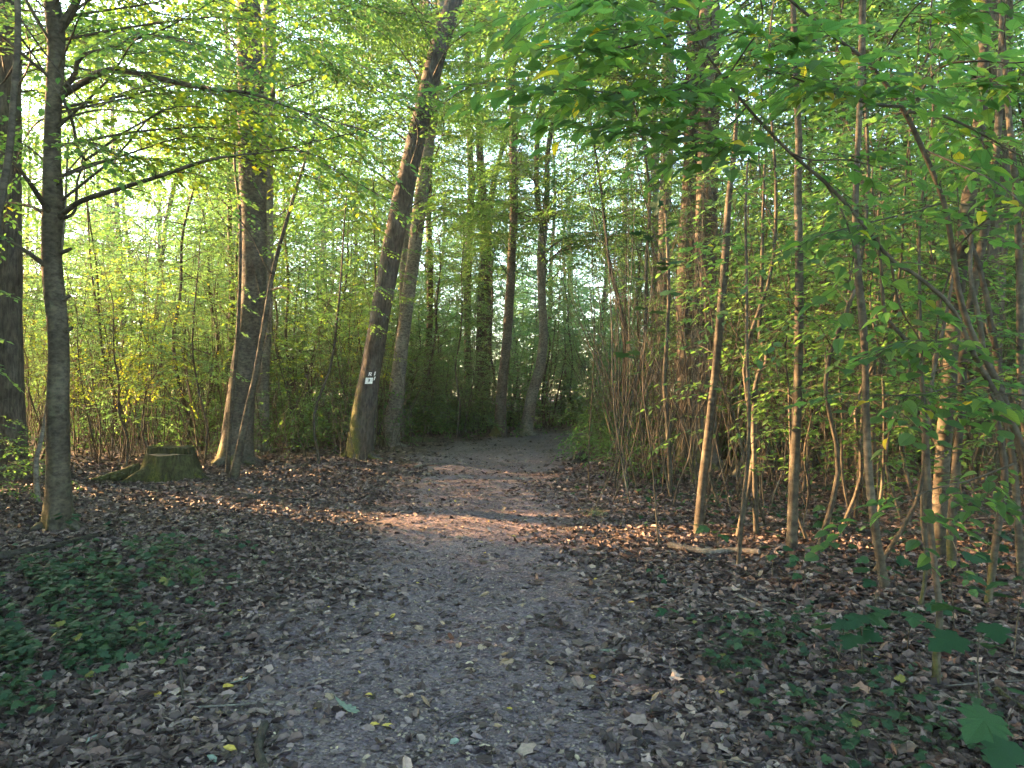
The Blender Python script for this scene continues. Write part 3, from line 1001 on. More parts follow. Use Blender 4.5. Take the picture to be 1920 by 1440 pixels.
def hero_tree(name, label, cat, pts, Y, widths, bark, crown=None, crown_scale=1.0, roots=0, sides=22, top_extra=None, group=None, nroot_r=0.5):
    """Trunk through pixel points. The first point is on the ground."""
    g = wpt(pts[0][0], pts[0][1], Y)
    W = px_poly(pts, Y)
    W[0, 2] = float(ground(W[0, 0], W[0, 1])) - 0.12
    base = Vector((W[0, 0], W[0, 1], W[0, 2] + 0.12))
    if top_extra:
        tdir = unit(W[-1] - W[-2]); tdir[2] = abs(tdir[2])
        W = np.vstack([W, W[-1] + tdir * top_extra])
        widths = list(widths) + [widths[-1] * 0.7]
    n = 44
    P = catmull(W, n)
    seg = np.linalg.norm(np.diff(W, axis=0), axis=1); cum = np.concatenate([[0], np.cumsum(seg)]); cum /= cum[-1]
    r = 0.93 * np.interp(np.linspace(0, 1, n), cum, [rad(w, Y) for w in widths])
    rngl = np.random.default_rng(int(abs(pts[0][0])) + 3)
    fl = [(rngl.uniform(0, 6.28), 0.28, rngl.uniform(0.25, 0.6)) for _ in range(5)]
    t = thing(name, label, cat, loc=base, group=group)
    loc = np.array(base)
    trunk = add_obj('trunk', build_mesh('trunk', tube(P - loc, r, sides, rough=0.05, flare=fl, seed=int(pts[0][0])), [bark]), t)
    for k in range(roots):
        az = k * 6.28 / roots + rngl.uniform(-0.4, 0.4)
        rt = root_tube((0, 0, 0), az, r[0] * rngl.uniform(1.2, 1.9), r[0] * nroot_r, t, bark, k)
        # roots were laid against world ground height; shift
    if crown is not None:
        cm = CROWN[crown % 2]
        top = P[-1] - loc
        for nm, me in zip(('crown_stem', 'limbs', 'crown'), cm):
            c = add_obj(nm, me, t, loc=tuple(top - np.array([0, 0, 0.8])), rotz=rngl.uniform(0, 6.28), scale=crown_scale)
            if nm == 'crown':
                c['kind'] = 'stuff'
            if nm == 'crown_stem':
                c0 = c.rotation_euler.z
            else:
                c.rotation_euler.z = c0
    HERO.append((t, P, Y))
    return t, P, r


HERO = []


def bough_part(tree, poly_w, r0, rng, leaf=0.075, twsp=0.16, twlen=0.35, sp=0.05, tpl=TH, mat=M_LEAF, bark=B_NEAR, name='branch', t0=0.2, r1=0.003, droop=0.2, leaves=True, ybias=1.0, sub=0):
    loc = np.array(tree.location)
    P = catmull(poly_w, 22) - loc
    br = tube(P, np.linspace(r0, r1, 22), 7, rough=0.12, cap=False, seed=int(r0 * 1e5))
    fol = []
    if leaves:
        if sub:
            A0, B0, C0 = twigs_on(P, rng, sub, twlen * 2.6, t0=t0, droop=droop)
            for p, d, l in zip(A0, B0, C0):
                q = catmull(np.array([p, p + d * l * 0.5, p + d * l - [0, 0, 0.18 * l]]), 6)
                br += tube(q, np.linspace(max(0.003, r0 * 0.22), 0.0018, 6), 4, cap=False)
                A, B, C = twigs_on(q, rng, twsp, twlen, t0=0.1, droop=droop)
                fol += leaves_on(A, B, C, rng, sp, leaf, tpl, ybias=ybias)
        A, B, C = twigs_on(P, rng, twsp, twlen, t0=t0, droop=droop)
        fol += leaves_on(A, B, C, rng, sp, leaf, tpl, ybias=ybias)
    b = add_obj(name, build_mesh('branch', br, [bark]), tree)
    if fol:
        f = add_obj('foliage', build_mesh('foliage', fol, [mat, bark]), b)
        f['kind'] = 'stuff'
    return b


rb = np.random.default_rng(77)

# left foreground beech
YL = 8.0
t1, P1, _ = hero_tree('beech_tree', 'nearest dark beech trunk at left with spreading bare lower branches', 'tree',
                      [(108, 985), (110, 900), (108, 780), (110, 640), (98, 510), (96, 440), (100, 400), (98, 300), (100, 200), (105, 100), (102, 30), (88, -40), (80, -140)],
                      YL, [56, 46, 42, 38, 37, 34, 40, 30, 30, 32, 36, 24, 20], B_NEAR, crown=0, crown_scale=0.5, roots=5, top_extra=2.0)
for pts, w, dep, sub in [
    ([(118, 168), (140, 140), (150, 108), (200, 92), (240, 78), (300, 58), (370, 20)], 11, (8, 7.4), 0.35),
    ([(112, 182), (160, 152), (210, 130), (290, 145), (380, 165), (470, 175), (540, 200), (640, 232)], 14, (8, 6.2), 0.30),
    ([(108, 410), (150, 378), (230, 352), (300, 330), (400, 298), (500, 285), (610, 262)], 12, (8, 6.6), 0.33),
    ([(100, 408), (75, 372), (50, 335), (10, 290), (-60, 250)], 12, (8, 7.0), 0.4),
    ([(98, 415), (60, 388), (0, 378), (-80, 360)], 8, (8, 8.6), 0.4),
    ([(92, 505), (62, 480), (0, 440), (-80, 380)], 10, (8, 7.4), 0.4),
    ([(118, 185), (135, 225), (148, 285), (160, 300), (230, 250), (310, 205), (380, 150), (440, 90)], 7, (8, 8.8), 0.35),
    ([(105, 60), (135, 20), (160, -40), (190, -120)], 22, (8, 8), 0),
    ([(118, 410), (140, 395), (145, 340), (155, 300), (130, 250)], 7, (8, 8.2), 0),
]:
    bough_part(t1, px_poly(pts, *dep), rad(w, 8), rb, sub=sub, leaves=sub > 0, bark=B_NEAR, twlen=0.3, twsp=0.2, mat=M_LEAF_BACKLIT if w in (7, 12) else M_LEAF, t0=0.28)
# stubs
for (px, py, dx) in [(122, 472, 12), (128, 620, 8), (126, 560, 6)]:
    a = np.array(wpt(px - 8, py, YL - 0.03)); b = np.array(wpt(px + dx, py - 6, YL - 0.05))
    q = catmull([a, (a + b) / 2 + [0, 0, -.01], b], 5) - np.array(t1.location)
    add_obj('branch_stub', build_mesh('branch_stub', tube(q, np.linspace(0.03, 0.016, 5), 7), [B_NEAR]), t1)

# dark stem at the left edge
te, _, _ = hero_tree('leaning_sapling', 'dark slender stem crossing the top left corner of the view', 'tree',
                     [(-60, 1180), (-50, 800), (-30, 560), (0, 385), (18, 280), (28, 150), (34, 60), (30, -60), (24, -300)], 4.4,
                     [22, 18, 17, 15, 14, 13, 12, 11, 9], B_NEAR, sides=10)
for pts, w in [([(30, 60), (60, 100), (120, 190), (200, 300)], 4), ([(34, 30), (100, 120), (170, 200), (240, 170), (330, 150)], 4), ([(28, 120), (0, 160), (-60, 200)], 4)]:
    bough_part(te, px_poly(pts, 4.4, 5.0), rad(w, 4.4), rb, sub=0, twlen=0.25, twsp=0.2, leaf=0.07)

# big trunk at the far left edge
hero_tree('beech_tree', 'thick dark trunk cut by the left edge of the view', 'tree',
          [(18, 860), (14, 760), (12, 640), (14, 480), (12, 300), (14, 120), (14, -40), (14, -200)], 12.5, [74, 60, 56, 52, 50, 50, 46, 40], B_MARK, crown=1, crown_scale=0.8, roots=4, top_extra=2)
hero_tree('crooked_sapling', 'thin pale crooked stem just left of the nearest beech', 'sapling',
          [(72, 905), (68, 870), (78, 820), (92, 740), (98, 660), (104, 560), (120, 420), (128, 260)], 9.6, [11, 10, 9, 9, 8, 7, 5, 4], B_PALE, sides=8)

# large beech with the mossy root
Y2 = 15.5
hero_tree('beech_tree', 'large smooth beech with a sunlit mossy root behind the stump', 'tree',
          [(440, 843), (447, 790), (458, 700), (470, 610), (476, 520), (476, 420), (472, 300), (470, 160), (466, 20), (460, -120)],
          Y2, [70, 58, 53, 50, 49, 52, 54, 50, 48, 44], B_BEECH, crown=0, crown_scale=0.9, roots=6, top_extra=2)
hero_tree('beech_tree', 'grey beech trunk standing close behind the mossy rooted beech', 'tree',
          [(486, 815), (488, 740), (492, 640), (497, 520), (498, 400), (500, 250), (505, 60), (508, -100)], 18.5, [40, 36, 33, 32, 30, 30, 28, 26], B_PALE, crown=1, crown_scale=0.9, roots=4, top_extra=2)
ls, _, _ = hero_tree('leaning_sapling', 'slender leaning stem crossing in front of the mossy rooted beech', 'sapling',
                     [(436, 868), (462, 780), (480, 700), (497, 600), (510, 520), (530, 440), (560, 340), (590, 250)], 12.6, [17, 14, 12, 11, 9, 8, 6, 4], B_THIN, sides=8)
bough_part(ls, px_poly([(512, 515), (500, 500), (470, 440), (430, 390), (370, 330)], 12.6, 11.5), rad(5, 12), rb, sub=0.3)
bough_part(ls, px_poly([(505, 545), (535, 540), (560, 565)], 12.6, 12.0), rad(5, 12), rb)
hero_tree('thin_sapling', 'straight thin stem left of the mossy rooted beech', 'sapling',
          [(426, 850), (436, 740), (445, 640), (450, 520), (450, 400), (440, 300), (444, 180)], 13.2, [9, 8, 8, 7, 6, 5, 4], B_THIN, sides=7)

# the tree with the trail marks
YM = 16.6
tm, PM, RM = hero_tree('marked_tree', 'leaning tree with black and white trail marks beside the path', 'tree',
                       [(672, 828), (681, 780), (694, 700), (708, 620), (722, 540), (740, 440), (762, 340), (790, 220), (815, 120), (845, 20), (880, -90)],
                       YM, [52, 47, 42, 41, 40, 39, 39, 38, 36, 34, 30], B_MARK, crown=0, crown_scale=0.8, roots=6, top_extra=2)
# the trail marks: thin sheets bent round the trunk
def on_trunk(zc, u, v, off):
    """A point on the marked trunk's surface: u metres round from the side facing the camera, v metres up from height zc."""
    z = zc + v
    i = np.argmin(np.abs(PM[:, 2] - z))
    i = min(max(i, 1), len(PM) - 2)
    t = (z - PM[i - 1, 2]) / max(PM[i + 1, 2] - PM[i - 1, 2], 1e-6)
    c = PM[i - 1] * (1 - t) + PM[i + 1] * t
    r = RM[i] * 1.08 + off
    fa = math.atan2(-c[1], -c[0])
    a = fa + u / RM[i]
    return np.array([c[0] + r * math.cos(a), c[1] + r * math.sin(a), z])


def mark_sheet(name, zc, u0, u1, v0, v1, off, mat, parent, poly=None):
    loc = np.array(tm.location)
    if poly is None:
        poly = [[(u0, v0), (u1, v0), (u1, v1), (u0, v1)]]
    V, F = [], []
    for q in poly:
        nu = 4
        # quads are split along u so that they bend with the bark
        (a, b, c, d) = q
        for i in range(nu):
            t0, t1 = i / nu, (i + 1) / nu
            lo = lambda t: (a[0] + (b[0] - a[0]) * t, a[1] + (b[1] - a[1]) * t)
            hi = lambda t: (d[0] + (c[0] - d[0]) * t, d[1] + (c[1] - d[1]) * t)
            k = len(V)
            for pt in (lo(t0), lo(t1), hi(t1), hi(t0)):
                V.append(on_trunk(zc, pt[0], pt[1], off) - loc)
            F.append([k, k + 1, k + 2, k + 3])
    me = build_mesh(name, [dict(v=np.array(V), f=np.array(F), s=False)], [mat])
    return add_obj(name, me, parent)


z_up = wpt(697, 702, YM)[2]; z_lo = wpt(694, 713, YM)[2]
hs = 0.066
U0 = 0.005
p1 = mark_sheet('trail_mark', z_up, U0 - hs, U0 + hs, -hs, hs, 0.006, M_BLACK, tm)
p1['label'] = 'black square with a white letter R'
S_ = hs * 0.62
bars = [[(-S_ * .7, -S_), (-S_ * .3, -S_), (-S_ * .3, S_), (-S_ * .7, S_)], [(-S_ * .3, S_ * .65), (S_ * .6, S_ * .65), (S_ * .6, S_), (-S_ * .3, S_)],
        [(-S_ * .3, -S_ * .12), (S_ * .6, -S_ * .12), (S_ * .6, S_ * .23), (-S_ * .3, S_ * .23)], [(S_ * .4, S_ * .1), (S_ * .78, S_ * .1), (S_ * .78, S_ * .8), (S_ * .4, S_ * .8)],
        [(S_ * .35, -S_), (S_ * .8, -S_), (S_ * .45, -S_ * .1), (0, -S_ * .1)]]
mark_sheet('letter', z_up, 0, 0, 0, 0, 0.009, M_WHITE, p1, poly=[[(x + U0, y) for x, y in q] for q in bars])
p2 = mark_sheet('trail_mark', z_lo - 0.012, U0 - hs * 1.15, U0 + hs * 1.15, -hs * 1.1, hs * 0.98, 0.006, M_WHITE, tm)
p2['label'] = 'white square with a black upright arrow blot'
ar = [[(-.2 * S_, -.9 * S_), (.25 * S_, -.9 * S_), (.3 * S_, .2 * S_), (-.25 * S_, .2 * S_)], [(-.6 * S_, .1 * S_), (.6 * S_, .1 * S_), (.1 * S_, .95 * S_), (-.1 * S_, .95 * S_)]]
mark_sheet('arrow', z_lo - 0.012, 0, 0, 0, 0, 0.009, M_BLACK, p2, poly=[[(x + U0, y) for x, y in q] for q in ar])
p3 = mark_sheet('trail_mark', z_up, U0 + hs * 1.35, U0 + hs * 2.2, -hs * 2.6, hs * 0.9, 0.006, M_WHITE, tm,
                poly=[[(U0 + hs * 1.25, -hs * .5), (U0 + hs * 1.6, -hs * .4), (U0 + hs * 1.7, hs * .9), (U0 + hs * 1.3, hs * .8)],
                      [(U0 + hs * 1.4, -hs * 2.2), (U0 + hs * 1.75, -hs * 2.0), (U0 + hs * 1.9, -hs * .9), (U0 + hs * 1.5, -hs * .8)]])
p3['label'] = 'worn whitish paint round the side of the trunk'

hero_tree('ivy_clad_tree', 'pale trunk with climbing leaves just behind the marked tree', 'tree',
          [(730, 800), (742, 740), (752, 660), (762, 580), (773, 500), (782, 430), (795, 330), (812, 200), (822, 90), (835, -60)], 20.5, [34, 30, 27, 27, 27, 27, 26, 24, 22, 20], B_PALE, crown=1, crown_scale=0.8, roots=4, top_extra=2)
hero_tree('pale_tree', 'narrow pale trunk hard against the left of the ivy clad one', 'tree',
          [(750, 800), (752, 700), (756, 600), (758, 500), (764, 420), (775, 300), (790, 150), (800, -20)], 23, [20, 18, 17, 17, 16, 14, 13, 12], B_PALE, crown=0, crown_scale=0.7, top_extra=2)
hero_tree('slim_tree', 'slim dark trunk between the pale pair and the dark forked trees', 'tree',
          [(796, 790), (800, 700), (806, 600), (806, 500), (804, 400), (806, 280), (800, 120), (796, -40)], 27, [15, 13, 13, 13, 12, 11, 10, 9], B_NEAR, crown=1, crown_scale=0.7, top_extra=2)
for pts, w, lab in [([(878, 790), (877, 680), (876, 560), (880, 440), (884, 340), (880, 260), (876, 120), (870, -40)], 14, 'dark forked tree in the middle distance, left stem of three'),
                    ([(897, 795), (900, 680), (903, 560), (908, 450), (904, 360), (898, 250), (896, 100), (900, -40)], 18, 'dark forked tree in the middle distance, thick centre stem of three'),
                    ([(912, 790), (914, 680), (917, 560), (916, 450), (925, 350), (945, 270), (975, 190), (1010, 90), (1020, -50)], 12, 'dark forked tree in the middle distance, right stem curving outwards')]:
    hero_tree('forked_tree', lab, 'tree', pts, 31, [w * 1.2] + [w] * 4 + [w * 0.8] * (len(pts) - 5), B_NEAR, crown=0, crown_scale=0.8, sides=12, top_extra=2)
YC = 25.5
tc1, _, _ = hero_tree('tall_tree', 'tall straight slender tree at the bend of the path', 'tree',
          [(938, 792), (940, 740), (948, 660), (955, 570), (960, 470), (964, 380), (962, 280), (960, 160), (963, 60), (972, -60)], YC, [26, 21, 19, 18, 17, 16, 15, 14, 12, 11], B_BEECH, crown=1, crown_scale=0.8, roots=4, top_extra=2)
bough_part(tc1, px_poly([(963, 200), (948, 130), (944, 60), (948, -20)], YC), rad(9, YC), rb, leaf=0.1, sub=0.5, tpl=TQ, t0=0.5)
bough_part(tc1, px_poly([(966, 270), (985, 200), (1010, 140), (1040, 70), (1060, 20)], YC), rad(6, YC), rb, leaf=0.1, sub=0.5, tpl=TQ, t0=0.5)
tc2, _, _ = hero_tree('twisted_tree', 'twisted forking tree leaning over the bend of the path', 'tree',
          [(985, 785), (997, 745), (1012, 690), (1019, 630), (1016, 560), (1015, 480), (1020, 420)], YC + 1, [27, 22, 20, 18, 17, 17, 17], B_PALE, crown=None, roots=4)
bough_part(tc2, px_poly([(1020, 425), (1008, 380), (1006, 300), (1010, 220), (1030, 130), (1020, 20), (1015, -60)], YC + 1), rad(11, YC + 1), rb, r1=0.05, leaf=0.1, sub=0.6, tpl=TQ, t0=0.5)
bough_part(tc2, px_poly([(1019, 428), (1025, 370), (1026, 300), (1036, 220), (1042, 120), (1050, 20), (1060, -60)], YC + 1), rad(12, YC + 1), rb, r1=0.05, leaf=0.1, sub=0.6, tpl=TQ, t0=0.5)

# right side big trunks
YR = 14.0
hero_tree('oak_tree', 'thick grey trunk right of the path behind the thin saplings', 'tree',
          [(1318, 862), (1320, 780), (1318, 680), (1320, 560), (1324, 460), (1326, 340), (1330, 200), (1330, 60), (1332, -120)], YR, [60, 48, 46, 44, 44, 42, 42, 40, 38], B_BEECH, crown=0, crown_scale=0.9, roots=5, top_extra=2)
hero_tree('oak_tree', 'ridged reddish brown trunk touching the left of the thick grey trunk', 'tree',
          [(1288, 850), (1288, 760), (1286, 660), (1284, 540), (1290, 420), (1296, 300), (1300, 120), (1304, -80)], 15.4, [46, 38, 36, 34, 34, 32, 30, 28], B_OAK, crown=1, crown_scale=0.9, roots=4, top_extra=2)
hero_tree('pale_tree', 'pale smooth upright trunk seen above the thin saplings right of the path', 'tree',
          [(1238, 820), (1240, 700), (1244, 560), (1246, 420), (1250, 300), (1252, 160), (1254, 0), (1256, -100)], 21, [30, 27, 26, 25, 25, 25, 24, 22], B_PALE, crown=0, crown_scale=0.9, top_extra=2)
hero_tree('pale_tree', 'narrow pale trunk left of the pale smooth upright one', 'tree',
          [(1222, 815), (1222, 700), (1226, 560), (1228, 420), (1230, 300), (1226, 160), (1222, -60)], 24, [15, 13, 13, 13, 13, 12, 11], B_PALE, crown=1, crown_scale=0.8, top_extra=2)
hero_tree('oak_tree', 'massive grey brown trunk at right behind the sunlit stem', 'tree',
          [(1848, 870), (1846, 800), (1846, 700), (1850, 600), (1856, 500), (1862, 380), (1868, 240), (1872, 60), (1876, -140)], 12.5, [78, 64, 60, 58, 56, 54, 50, 48, 44], B_OAK, crown=1, crown_scale=0.9, roots=5, top_extra=2)

# ------------------------------------------------------------------ slender stems of the right foreground
big_leaf_meshes = [build_mesh('leaf', leaf_batch(np.zeros((1, 3)), np.array([[1., 0, 0]]), np.array([[0, 0, 1.]]), [1.0], TR,
                   np.array([[0.2, 0.45, 0.6, 0.75, 0.97][k]]), widen=[[1, 0.9, 1.1, 1, 0.95][k]], curl=[[1, 1.8, 0.4, 2.6, 2.0][k]]), [M_LEAF_BIG]) for k in range(5)]
maple_meshes = [build_mesh('leaf', leaf_batch(np.zeros((1, 3)), np.array([[1., 0, 0]]), np.array([[0, 0, 1.]]), [1.0], TM,
                np.array([[0.2, 0.5, 0.8][k]]), curl=[[1, 0.3, 1.8][k]]), [M_MAPLE]) for k in range(3)]


def basis_quat(d, n):
    d = Vector(d).normalized(); n = Vector(n)
    n = (n - n.dot(d) * d).normalized()
    y = n.cross(d)
    from mathutils import Matrix
    return Matrix((d, y, n)).transposed().to_quaternion()


def leaf_objs(parent, P, D, ln, rng, sp, size, meshes, weights=None, cap=300, hang=0.2, twig_mat=B_THIN, steep=0.0):
    """Leaves as objects of their own under parent (local coordinates); twigs joined into one part."""
    loc_tw = twig_batch(P, P + D * (ln * .5)[:, None] - np.outer(ln * hang * .25, [0, 0, 1]), P + D * ln[:, None] - np.outer(ln * hang, [0, 0, 1]), np.full(len(P), 0.0017) * (0.7 + ln))
    add_obj('twigs', build_mesh('twigs', loc_tw, [twig_mat]), parent, kind='stuff')
    n = 0
    for p, d, l in zip(P, D, ln):
        c = max(2, int(l / sp))
        for k in range(c):
            if n >= cap:
                return n
            t = 0.15 + 0.85 * (k + 0.7) / c
            pos = p + d * l * t - np.array([0, 0, hang * l * t * t])
            a = (1 if k % 2 else -1) * rng.uniform(0.5, 1.1) * (0.15 if k == c - 1 else 1)
            dv = rot_z(d[None], np.array([a]))[0]
            dv[2] = dv[2] * 0.4 - rng.uniform(-0.15, 0.32) - steep * rng.uniform(0, 1)
            nv = (rng.normal(0, 0.25), rng.normal(0, 0.25) - 0.1, 1)
            m = meshes[int(rng.choice(len(meshes), p=weights))]
            o = bpy.data.objects.new('leaf', m)
            COL.objects.link(o)
            o.parent = parent
            o.location = pos
            o.rotation_mode = 'QUATERNION'
            o.rotation_quaternion = basis_quat(dv, nv)
            s = size * rng.uniform(0.65, 1.15)
            o.scale = (s, s, s)
            n += 1
    return n


WT = [0.3, 0.3, 0.2, 0.17, 0.03]


def near_stem(label, pts, Y, widths, bark=B_THIN, boughs=(), Ytop=None, name='slender_stem', leafy=0, leaf=0.08, cat='sapling'):
    """A slender stem through pixel points (first on the ground) with leafy side boughs."""
    W = px_poly(pts, Y, Ytop)
    W[0, 2] = float(ground(W[0, 0], W[0, 1])) - 0.05
    base = Vector(W[0]) + Vector((0, 0, 0.05))
    n = 40
    P = catmull(W, n) - np.array(base)
    seg = np.linalg.norm(np.diff(W, axis=0), axis=1); cum = np.concatenate([[0], np.cumsum(seg)]); cum /= cum[-1]
    r = np.interp(np.linspace(0, 1, n), cum, [rad(w, Y) for w in widths])
    t = thing(name, label, cat, loc=base)
    add_obj('stem', build_mesh('stem', tube(P, r, 10, rough=0.09, seed=int(pts[0][0])), [bark]), t)
    rng = np.random.default_rng(abs(int(pts[0][0])))
    if leafy:
        fol, br = [], []
        az = rng.uniform(0, 6.28)
        for k in range(leafy):
            i = int(n * (0.25 + 0.72 * (k + rng.random() * 0.8) / leafy)); i = min(i, n - 1)
            az += 2.4
            L = rng.uniform(0.5, 1.1)
            d = unit(np.array([math.cos(az), math.sin(az), rng.uniform(0.1, 0.6)]))
            q = catmull(np.array([P[i], P[i] + d * L * .5, P[i] + d * L - [0, 0, .22 * L]]), 7)
            br += tube(q, np.linspace(0.005, 0.0018, 7), 4, cap=False)
            A, B, C = twigs_on(q, rng, 0.14, 0.26, t0=0.15)
            fol += leaves_on(A, B, C, rng, 0.055, leaf, TH)
        add_obj('side_branches', build_mesh('side_branches', br, [bark]), t, kind='stuff')
        add_obj('foliage', build_mesh('foliage', fol, [M_LEAF, B_THIN]), t, kind='stuff')
    return t, P, r


near_stem('sunlit slanting stem rooted by the path edge near the grey dead branch', [(1309, 985), (1318, 900), (1330, 800), (1342, 690), (1350, 600), (1360, 480), (1366, 380), (1376, 290), (1384, 180)], 7.7,
          [19, 17, 16, 15, 15, 14, 11, 9, 6], leafy=9)
near_stem('upright dark stem standing alone, second tall stem from the path', [(1484, 1022), (1488, 900), (1495, 760), (1498, 620), (1498, 480), (1496, 360), (1498, 260), (1492, 150), (1488, 40), (1486, -60)], 6.7,
          [20, 18, 17, 17, 16, 14, 13, 11, 10, 8], leafy=8)
near_stem('wavy dark stem with a knot, between the upright dark and the sunlit stems', [(1662, 1102), (1642, 1000), (1630, 900), (1625, 800), (1622, 680), (1618, 600), (1610, 520), (1604, 400), (1608, 280), (1614, 150), (1616, 20), (1618, -80)], 5.4,
          [18, 16, 15, 14, 13, 15, 13, 12, 10, 11, 10, 9], leafy=7)
near_stem('thickest stem at right, glowing orange in the sun', [(1760, 1045), (1762, 960), (1768, 850), (1778, 740), (1788, 620), (1797, 520), (1812, 400), (1828, 300), (1840, 200), (1844, 100), (1850, -60)], 6.4,
          [34, 30, 28, 27, 27, 26, 26, 24, 21, 18, 14], bark=B_THIN, name='young_tree', cat='tree')
near_stem('dark stem closely behind the orange sunlit stem', [(1786, 1090), (1784, 1000), (1792, 880), (1802, 760), (1808, 640), (1830, 520), (1852, 400), (1868, 280), (1876, 150), (1880, 20), (1882, -80)], 5.9,
          [18, 17, 16, 15, 15, 15, 15, 13, 12, 11, 10], bark=B_NEAR, leafy=6)
near_stem('thin stem forking low at lower right in front of the others', [(1757, 1310), (1756, 1230), (1762, 1150), (1752, 1060), (1742, 960), (1738, 860), (1732, 760), (1724, 690), (1700, 640), (1660, 590), (1652, 500), (1640, 420)], 3.7,
          [16, 14, 12, 11, 11, 11, 10, 9, 8, 7, 6, 5], bark=B_NEAR, leafy=0)
near_stem('pencil thin stem rising left of the upright dark stem', [(1383, 1035), (1392, 960), (1402, 860), (1404, 760), (1400, 640), (1400, 520), (1398, 400), (1402, 300)], 6.3, [8, 8, 7, 7, 6, 6, 5, 4], leafy=5)
near_stem('thin crooked stem with an elbow left of the upright dark stem', [(1418, 990), (1415, 880), (1414, 760), (1422, 700), (1438, 680), (1436, 660), (1424, 620), (1428, 540), (1430, 420), (1434, 300)], 7.4, [10, 9, 9, 8, 8, 8, 7, 7, 6, 5], leafy=6)
near_stem('thin stem with a bend close to the reddish trunk', [(1258, 880), (1252, 800), (1246, 720), (1250, 640), (1254, 560), (1252, 480), (1248, 400)], 10.5, [9, 8, 8, 7, 7, 6, 5], leafy=6)
near_stem('thin stem standing in shade right of the wavy one', [(1722, 1160), (1735, 1080), (1735, 980), (1736, 900), (1738, 800), (1750, 700), (1772, 600), (1790, 500)], 5.0, [9, 8, 8, 8, 7, 7, 6, 5], bark=B_NEAR, leafy=5)
near_stem('thin straight stem at the right edge lit orange', [(1915, 1010), (1905, 920), (1892, 820), (1880, 740), (1864, 640), (1846, 540), (1826, 470), (1800, 420)], 5.6, [13, 12, 12, 11, 11, 10, 8, 7], leafy=3)
near_stem('dark leaning stem crossing the right edge', [(1850, 1130), (1868, 1010), (1884, 900), (1872, 800), (1850, 700), (1836, 600), (1820, 520), (1822, 440)], 5.0, [13, 12, 12, 11, 10, 9, 8, 7], bark=B_NEAR, leafy=4)

# arching stems whose leafy boughs hang into the upper right
a1, _, _ = near_stem('long arching stem bending over from the right with boughs at top right', [(1935, 1130), (1930, 950), (1900, 800), (1862, 700), (1828, 640), (1800, 560), (1786, 470), (1770, 380), (1730, 280), (1690, 200), (1630, 120), (1560, 65), (1470, -10), (1420, -60)], 3.9,
                     [14, 13, 12, 11, 10, 10, 9, 8, 8, 7, 6, 5.5, 4.5, 3.5], Ytop=3.2, bark=B_NEAR, name='arching_stem')
a2, _, _ = near_stem('long dark arching stem sloping from lower right to the top of the frame', [(1960, 1160), (1930, 900), (1880, 760), (1838, 690), (1806, 620), (1780, 570), (1716, 515), (1668, 485), (1606, 405), (1545, 340), (1480, 285), (1400, 200), (1345, 130), (1290, 45), (1270, -20)], 3.6,
                     [12, 11, 10, 9, 9, 8, 7, 7, 6, 6, 5, 4.5, 4, 3.5, 3], Ytop=2.9, bark=B_NEAR, name='arching_stem')


def near_bough(root, pts, d0, d1, w, size=0.088, twsp=0.055, twlen=0.27, cap=300, t0=0.1, seed=1, droop=0.3, sp=0.045, steep=0.0, sub=None, meshes=None, weights=WT):
    rng = np.random.default_rng(seed)
    P = catmull(px_poly(pts, d0, d1), 18) - np.array(root.location)
    b = add_obj('bough', build_mesh('bough', tube(P, np.linspace(rad(w, d0), 0.0022, 18), 7, rough=0.1, cap=False, seed=seed), [B_NEAR]), root)
    A, B, C = twigs_on(P, rng, twsp, twlen, t0=t0, droop=droop)
    if sub:
        A2, B2, C2 = [], [], []
        for p, d, l in zip(A[::2], B[::2], C[::2]):
            q = np.array([p, p + d * l * sub * .5, p + d * l * sub])
            a, bb, c = twigs_on(q, rng, twsp, twlen, t0=0.1, droop=droop)
            A2.append(a); B2.append(bb); C2.append(c)
        A = np.vstack([A] + A2); B = np.vstack([B] + B2); C = np.concatenate([C] + C2)
        k = rng.permutation(len(A)); A, B, C = A[k], B[k], C[k]
    leaf_objs(b, A, B, C, rng, sp, size, meshes or big_leaf_meshes, weights if meshes is None else None, cap=cap, steep=steep)
    return b


near_bough(a2, [(1300, 60), (1240, 70), (1170, 90), (1110, 100), (1060, 90)], 2.9, 2.7, 5, seed=1, cap=165, sub=1.3)
near_bough(a2, [(1345, 130), (1270, 160), (1180, 175), (1100, 170), (1030, 165)], 3.0, 2.6, 5, seed=2, cap=180, sub=1.3)
near_bough(a2, [(1400, 200), (1360, 240), (1300, 262), (1230, 250), (1160, 240)], 3.0, 2.8, 4, seed=3, cap=165, sub=1.3)
near_bough(a2, [(1360, 150), (1400, 90), (1430, 40), (1420, -30)], 3.0, 2.7, 4, seed=4, cap=135, sub=1.2)
near_bough(a2, [(1480, 285), (1520, 300), (1590, 300), (1670, 320)], 3.1, 3.0, 4, seed=5, cap=105)
near_bough(a2, [(1545, 340), (1580, 400), (1600, 470), (1590, 540)], 3.2, 3.0, 4, seed=15, cap=60)
near_bough(a2, [(1320, 90), (1300, 30), (1230, 5), (1160, -10), (1090, 0)], 2.9, 2.6, 4, seed=6, cap=165, sub=1.2)
near_bough(a2, [(1668, 485), (1690, 580), (1730, 660), (1690, 760)], 3.4, 3.6, 4, seed=16, cap=75)
near_bough(a1, [(1690, 200), (1640, 195), (1580, 180), (1500, 150), (1430, 128)], 3.4, 2.9, 6, seed=7, cap=165, sub=1.2)
near_bough(a1, [(1630, 120), (1560, 150), (1480, 140), (1400, 130)], 3.3, 3.0, 4, seed=8, cap=120)
near_bough(a1, [(1700, 215), (1760, 130), (1830, 115), (1900, 118), (1990, 110)], 3.4, 3.0, 5, seed=9, cap=165, sub=1.2)
near_bough(a1, [(1700, 210), (1760, 215), (1830, 245), (1910, 290), (1990, 320)], 3.4, 3.3, 7, seed=10, cap=135, sub=1.2)
